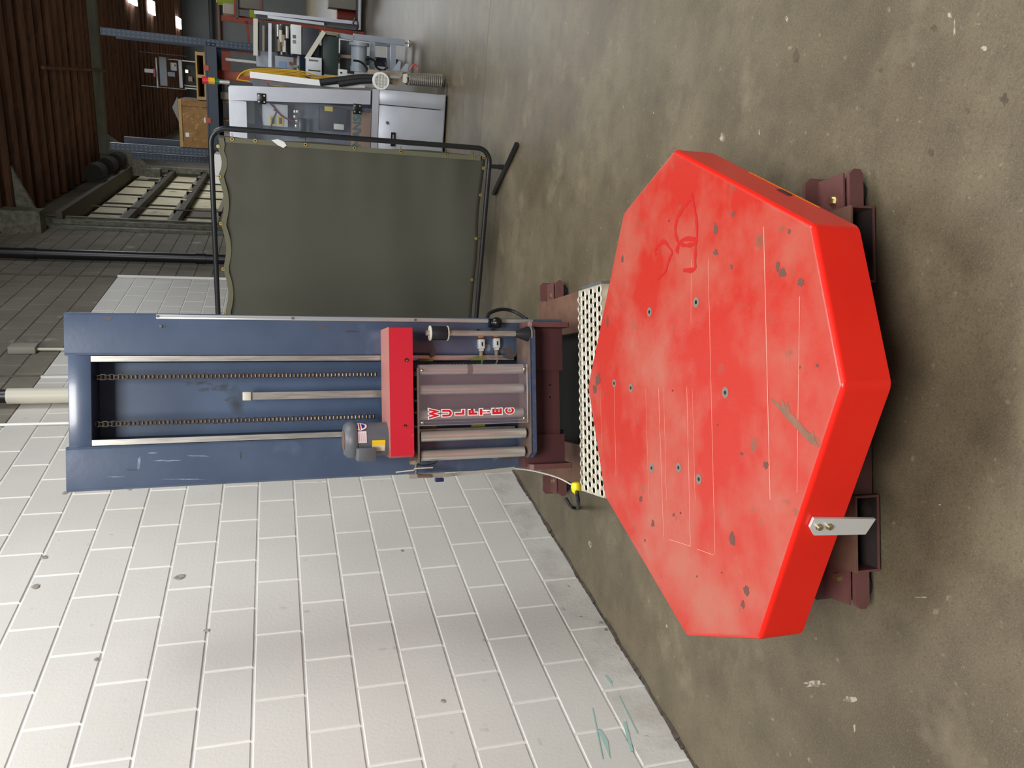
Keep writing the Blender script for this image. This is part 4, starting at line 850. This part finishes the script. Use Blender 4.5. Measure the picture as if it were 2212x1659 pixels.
# --- conveyor head with spring rollers
KY = 7.36; q = yb(KY); rk = empty('roller_head', BM @ TR((.25, KY, 0)), 'tan roller conveyor head with spring roller and round fan beside the cabinet', 'conveyor')
def kp(name, pts, m, dy=0, th=.06, parent=None, lab=None):
    g_ = yb(KY+dy); return obj(name, MB().prism([g_(*p) for p in pts], KY+dy, KY+dy+th, 'y'), m, parent or rk, M=BM, label=lab)
kp('side_plate', [(825, 152), (870, 155), (868, 182), (858, 184), (828, 180)], tan, 0, .08); kp('arm_plate', [(868, 157), (955, 160), (957, 166), (872, 166)], tan, .05, .05)
kp('clear_strip', [(843, 163), (866, 164), (866, 170), (843, 169)], alum, -.02, .02); kp('end_plate', [(872, 160), (880, 160), (878, 180), (871, 178)], cream, -.04, .04)
mb = MB(); z0_, z1_ = q(880, 172)[1], q(952, 172)[1]; xm = q(900, 172)[0]
for k in range(17):
    zz = z0_+(z1_-z0_)*(k+.5)/17; mb.cyl((xm, KY-.04, zz-.006), (xm, KY-.04, zz+.006), .05, n=18, m=steel)
mb.cyl((xm, KY-.04, z0_), (xm, KY-.04, z1_), .036, n=18, m=blackp); obj('spring_roller', mb, None, rk, M=BM)
kp('roller_bar', [(878, 163), (938, 165), (938, 168), (878, 166)], alc, -.06, .02)
kp('dark_hopper', [(880, 178), (955, 178), (958, 187), (885, 184)], blackp, .08, .2); kp('support_leg', [(800, 160), (812, 160), (962, 178), (962, 172)], tan, .3, .06)
kp('fin', [(848, 153), (862, 131), (866, 133), (864, 154)], mgrey, .15, .02); kp('fin', [(864, 154), (877, 137), (883, 139), (880, 156)], mgrey, .15, .02)

a = q(820, 175); fn = obj('cooling_fan', MB().lathe([(.075, -.02), (.075, -.1), (.07, -.11), (.055, -.11), (.055, -.1), (.001, -.1)], (a[0], KY, a[1]), 'y', 28, m=white), None, rk, M=BM)
for k in range(9):
    u_ = -.052+k*.013; hh = math.sqrt(max(0, .055**2-u_**2)); obj('fan_grille', MB().box(a[0]+u_-.0018, a[0]+u_+.0018, KY-.112, KY-.108, a[1]-hh, a[1]+hh), steel, fn, M=BM) if k % 2 == 0 else obj('fan_grille', MB().box(a[0]-hh, a[0]+hh, KY-.113, KY-.109, a[1]+u_-.0018, a[1]+u_+.0018), steel, fn, M=BM)
obj('fan_housing', MB().box(a[0]-.03, a[0]+.09, KY-.04, KY+.1, a[1]-.0, a[1]+.10, bev=.02), tan, fn, M=BM)
P_ = [q(x, y) for x, y in ((805, 168), (775, 168), (740, 172), (690, 178))]; obj('dark_hose', MB().tube(bez([(x, KY-.05, z) for x, z in P_]), .03, n=12), rubber, rk, M=BM)
P_ = [q(x, y) for x, y in ((800, 174), (770, 176), (730, 182))]; obj('dark_hose', MB().tube(bez([(x, KY-.08, z) for x, z in P_]), .025, n=12), rubber, rk, M=BM)
P_ = [q(x, y) for x, y in ((885, 152), (893, 140), (901, 143), (903, 152))]; obj('red_wire', MB().tube(bez([(x, KY, z) for x, z in P_]), .006, n=6), mat('wire_red', (190, 60, 50), .5), rk, M=BM)
# --- blue pallet rack with crate, pallet and grey machine
RY = 10.5; q = yb(RY); br = empty('pallet_rack', BM @ TR((-.3, RY, 0)), 'blue steel pallet rack behind the screen carrying a crate and a grey machine', 'rack')
def post(xc, y_, ztop, m=rackb, parent=br, holes=True):
    o = obj('rack_upright', MB().box(xc-.04, xc+.04, y_, y_+.07, 0, ztop), m, parent, M=BM)
    if holes:
        mb = MB(); z = .4
        while z < ztop-.05:
            for s in (-1, 1): mb.faces([(xc+s*.018-.009, y_-.001, z), (xc+s*.018+.009, y_-.001, z), (xc+s*.018+.006, y_-.001, z+.022), (xc+s*.018-.006, y_-.001, z+.022)], [(0, 1, 2, 3)])
            z += .05
        obj('rack_slots', mb, mat('slot_pale', (70, 92, 108), .5), parent, M=BM, kind='stuff')
    return o
def sx(px, py): return q(px, py)[0]
x1 = sx(500, 97); x0 = sx(450, 330); post(x1, RY, 3.35); post(x0, RY, 3.35); post(x1+.0, RY+1.0, 3.35, holes=False); post(x0, RY+1, 3.35, holes=False)
zb_ = q(457, 200)[1]
bm_ = obj('rack_beam', MB().box(x0, x1, RY, RY+.05, zb_-.07, zb_+.06).box(x0, x1, RY-.01, RY, zb_+.04, zb_+.06), rackb, br, M=BM); obj('rack_beam', MB().box(x0, x1, RY+1.0, RY+1.05, zb_-.07, zb_+.06), rackb, br, M=BM)
obj('rack_beam', MB().box(x0, x1, RY, RY+.05, 1.05, 1.18), rackb, br, M=BM)
for x_ in (x1-.28, x0+.38): obj('beam_tag', MB().box(x_-.03, x_+.03, RY-.014, RY-.01, zb_+.02, zb_+.075), racko, br, M=BM)
obj('rack_deck', MB().box(x0, x1, RY+.05, RY+1, zb_+.03, zb_+.06), dgrey, br, M=BM)
zs = zb_+.062
# pallet seen end-on
px1, px0 = sx(436, 108)-.02, sx(436, 216)
pal = empty('wooden_pallet', BM @ TR(((px0+px1)/2, RY+.5, zs)), 'pale pine pallet on the rack beam under the grey machine', 'pallet')
ph = .105
obj('deck_board', MB().box(px0, px1, RY+.02, RY+.9, zs+ph-.018, zs+ph), pine, pal, M=BM); obj('deck_board', MB().box(px0, px1, RY+.02, RY+.9, zs, zs+.018), pine, pal, M=BM)
for xx in (px0, (px0+px1)/2-.02, px1-.04): obj('stringer', MB().box(xx, xx+.035, RY+.02, RY+.9, zs+.018, zs+ph-.018), pine, pal, M=BM)
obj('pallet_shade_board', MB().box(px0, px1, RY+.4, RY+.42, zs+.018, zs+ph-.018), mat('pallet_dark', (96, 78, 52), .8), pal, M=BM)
# grey machine on the pallet
zm = zs+ph; gm_ = empty('grey_labelling_machine', BM @ TR(((px0+px1)/2, RY+.5, zm)), 'grey framed machine with two tall posts standing on the pallet', 'machine')
dm = mat('machine_mid_grey', (98, 104, 110), .5)
g = yb(RY+.3); Yg = RY+.3
def gp(name, a, b_, c, d, m, dy=0, th=.05):
    p0 = g(a, b_); p1 = g(c, d); z0_ = min(p0[1], p1[1]); z1_ = max(p0[1], p1[1]); obj(name, MB().box(p0[0], p1[0], Yg+dy, Yg+dy+th, max(z0_, zm), z1_), m, gm_, M=BM)
gp('tall_post', 302, 112, 405, 122, dm, -.1); gp('tall_post', 308, 184, 405, 194, dm, -.1); gp('cross_panel', 343, 122, 362, 186, dm); gp('cross_bar', 334, 124, 341, 190, mgrey, .05); gp('cross_panel', 362, 155, 378, 166, dm); gp('cross_bar', 385, 130, 395, 190, mgrey)
gp('leg', 360, 128, 428, 133, mgrey, .1); gp('leg', 395, 183, 428, 189, mgrey, .1); gp('leg', 395, 130, 432, 136, cream, -.05); gp('leg', 400, 189, 432, 194, cream, -.05); gp('works', 362, 134, 378, 153, blackp, .2); gp('works', 396, 140, 426, 184, mat('works_dark', (52, 54, 50), .6), .2, .1)
gp('works_fitting', 398, 150, 405, 158, steel, .1); gp('works_fitting', 405, 165, 414, 176, tan, .1); gp('motor', 312, 148, 333, 158, blackp, 0, .08); gp('motor_flange', 331, 148, 336, 166, mat('flange_red', (120, 34, 40), .5)); gp('works_fitting', 368, 138, 374, 143, cream, .15)
# plywood crate on the rack
g = yb(RY+.05); a = g(385, 210); b_ = g(455, 334)
cr_ = empty('plywood_crate', BM @ TR(((a[0]+b_[0])/2, RY+.5, zs)), 'plywood shipping crate on the blue rack beside the pallet', 'crate')
cx1_ = px0-.01; cx0_ = x0+.045
obj('crate_body', MB().box(cx0_, cx1_, RY+.05, RY+.9, zs, a[1]), osb, cr_, M=BM)
for xx in (cx0_, cx1_-.07): obj('corner_batten', MB().box(xx, xx+.07, RY+.035, RY+.05, zs, a[1]), osb, cr_, M=BM)
obj('rim_batten', MB().box(cx0_, cx1_, RY+.03, RY+.05, a[1]-.03, a[1]+.005), pine, cr_, M=BM)
obj('crate_label', MB().box(cx0_+.12, cx0_+.17, RY+.046, RY+.049, a[1]-.1, a[1]-.06), white, cr_, M=BM); obj('crate_label', MB().box(cx0_+.3, cx0_+.36, RY+.046, RY+.049, zs+.02, zs+.04), white, cr_, M=BM)
p = [yb(RY+.3)(*k) for k in ((383, 208), (372, 232), (378, 245), (386, 262))]
obj('plastic_sheet', MB().prism(p, RY+.3, RY+.32, 'y'), mat('grey_sheet', (130, 132, 130), .6), M=BM, label='loose grey plastic sheet draped on top of the plywood crate', cat='sheet')
# left rack behind the screen top
LY = 11.6; q2 = yb(LY); lr = empty('pallet_rack', BM @ TR((-1.3, LY, 0)), 'dark blue rack uprights beside the sectional door, left of the crate', 'rack')
for py in (326, 343):
    xx = q2(400, py)[0]; post(xx, LY, q2(282, 322)[1], parent=lr, holes=(py == 343))
obj('rack_brace', MB().box(q2(400, 343)[0], q2(400, 326)[0], LY+.01, LY+.05, 2.3, 2.36), rackb, lr, M=BM)
p = [yb(8.9)(*k) for k in ((463, 333), (463, 396), (472, 393), (474, 336))]
bag = obj('white_sack', MB().prism([(p[0][0], p[0][1]), (p[1][0], p[1][1]), (p[1][0], .0), (p[0][0], .0)], 8.9, 9.2, 'y'), white, M=BM, label='white plastic-wrapped bundle just showing above the welding screen', cat='bundle')
# things stored inside the rack below the beam
items = [(463, 150, 478, 172, 'shelf_bin', racko, 'small orange bin low in the blue rack near the signal tower'), (487, 125, 515, 134, 'binder', white, 'white upright label board beside the blue post in the rack'), (476, 198, 490, 215, 'coiled_strap', cream, 'cream coil of strap hanging in the blue rack'),
         (480, 218, 492, 262, 'slatted_crate', pine, 'narrow pine slatted box standing in the blue rack')]
for a_, b2, c_, d2, nm, m, lab in items:
    g = yb(RY+.35); p0 = g(a_, b2); p1 = g(c_, d2); z1_ = max(p0[1], p1[1]); z0_ = 1.19
    mb = MB().box(p0[0], p1[0], RY+.35, RY+.6, z0_, z1_, bev=.006)
    if nm == 'slatted_crate':
        mb = MB()
        for k in range(6): zz = z0_+(z1_-z0_)*k/6; mb.box(p0[0], p1[0], RY+.35, RY+.37, zz, zz+.06)
        mb.box(p0[0], p0[0]+.02*(1 if p1[0] > p0[0] else -1), RY+.35, RY+.6, z0_, z1_).box(p1[0], p1[0]-.02*(1 if p1[0] > p0[0] else -1), RY+.35, RY+.6, z0_, z1_)
    obj(nm, mb, m, M=BM, label=lab, cat=nm.split('_')[-1])
obj('storage_shelf', MB().box(x0, x1, RY+.05, RY+1, 1.12, 1.185), dgrey, br, M=BM)
obj('guide_column', MB().box(sx(490, 255)-.05, sx(490, 255)+.04, RY+.7, RY+.77, 0, 2.0), rackb, br, M=BM)
# --- orange rack further back
OY = 14.5; q = yb(OY); orr = empty('orange_rack', BM @ TR((.9, OY, 0)), 'orange pallet rack frame seen beyond the grey conveyor machine', 'rack')
def oseg(name, a, b_, c, d, wpx, m=racko, parent=orr, dy=0):
    g_ = yb(OY+dy); p = Vector(g_(a, b_)); r = Vector(g_(c, d)); dd = (r-p).normalized(); nn = Vector((-dd.y, dd.x))*wpx*.0085/2
    obj(name, MB().prism([tuple(p+nn), tuple(r+nn), tuple(r-nn), tuple(p-nn)], OY+dy, OY+dy+.06, 'y'), m, parent, M=BM)
ztop = q(478, 37)[1]; xp = q(500, 40)[0]
obj('rack_upright', MB().box(xp-.05, xp+.03, OY, OY+.07, 0, ztop), racko, orr, M=BM); obj('rack_upright', MB().box(xp+.05, xp+.09, OY+.6, OY+.67, 0, ztop), racko, orr, M=BM)
oseg('rack_beam', 533, 45, 540, 112, 5); oseg('rack_beam', 508, 33, 508, -40, 5); oseg('rack_beam', 565, 36, 565, -40, 4)
xq = q(533, 112)[0]; obj('rack_upright', MB().box(xq-.03, xq+.04, OY, OY+.07, 0, q(470, 112)[1]), racko, orr, M=BM)
obj('rack_beam', MB().box(q(480, 160)[0], xq, OY, OY+.06, q(490, 115)[1]-.05, q(490, 115)[1]+.08), racko, orr, M=BM)
obj('shelf_board', MB().box(xp, xp+2.6, OY, OY+.9, q(566, 20)[1]-.03, q(566, 20)[1]), dgrey, orr, M=BM); obj('shelf_board', MB().box(xp, xp+2.6, OY, OY+.9, q(510, 20)[1]-.03, q(510, 20)[1]), dgrey, orr, M=BM); obj('shelf_board', MB().box(xp, xp+2.6, OY, OY+.9, .1, .13), dgrey, orr, M=BM)
stz = {'a': q(566, 20)[1], 'b': q(510, 20)[1], 'c': .13}
for i, (lv, py, wd, hgt, m, lab, cat) in enumerate((('a', 2, .26, .38, mat('carton_grey', (150, 144, 132), .7), 'pale grey carton on the middle shelf of the orange rack', 'carton'), ('b', -2, .25, .3, mat('lime_box', (176, 190, 60), .6), 'lime green box on the top shelf of the orange rack', 'box'),
                                            ('b', 26, .16, .2, cream, 'small cream carton on the top shelf of the orange rack', 'carton'), ('c', 14, .26, .3, mat('rust_drum', (124, 44, 32), .6), 'rust red drum on the bottom shelf of the orange rack', 'drum'),
                                            ('c', -30, .35, .45, mat('carton_grey', (150, 144, 132), .7), 'grey carton on the bottom shelf of the orange rack', 'carton'), ('a', 31, .12, .2, mat('lime_box', (176, 190, 60), .6), 'lime green box on the middle shelf beside the upright', 'box'), ('c', 39, .1, .5, navy, 'dark box on the bottom shelf beside the upright', 'box'))):
    xx = q(566, py)[0]; z0_ = stz[lv]
    mb = MB().cyl((xx, OY+.3, z0_), (xx, OY+.3, z0_+hgt), wd/2) if cat == 'drum' else MB().box(xx-wd/2, xx+wd/2, OY+.1, OY+.5, z0_, z0_+hgt, bev=.008)
    obj('stored_'+cat, mb, m, M=BM, label=lab, cat=cat, group='goods on the orange rack')
# far shelving and pipes on the end wall
fw = empty('wall_pipe', BM @ TR((2, 38.8, 0)), 'thin brown pipe running up the grey end wall', 'pipe')
g = yb(38.8); a = g(470, 60); obj('pipe_run', MB().cyl((-1, 38.8, 3.6), (12, 38.8, 3.6), .07), mat('brown_pipe', (104, 70, 54), .7), fw, M=BM)
obj('pipe_run', MB().cyl((-1, 38.7, 3.9), (12, 38.7, 3.9), .1), mat('black_run', (30, 30, 30), .7), fw, M=BM)
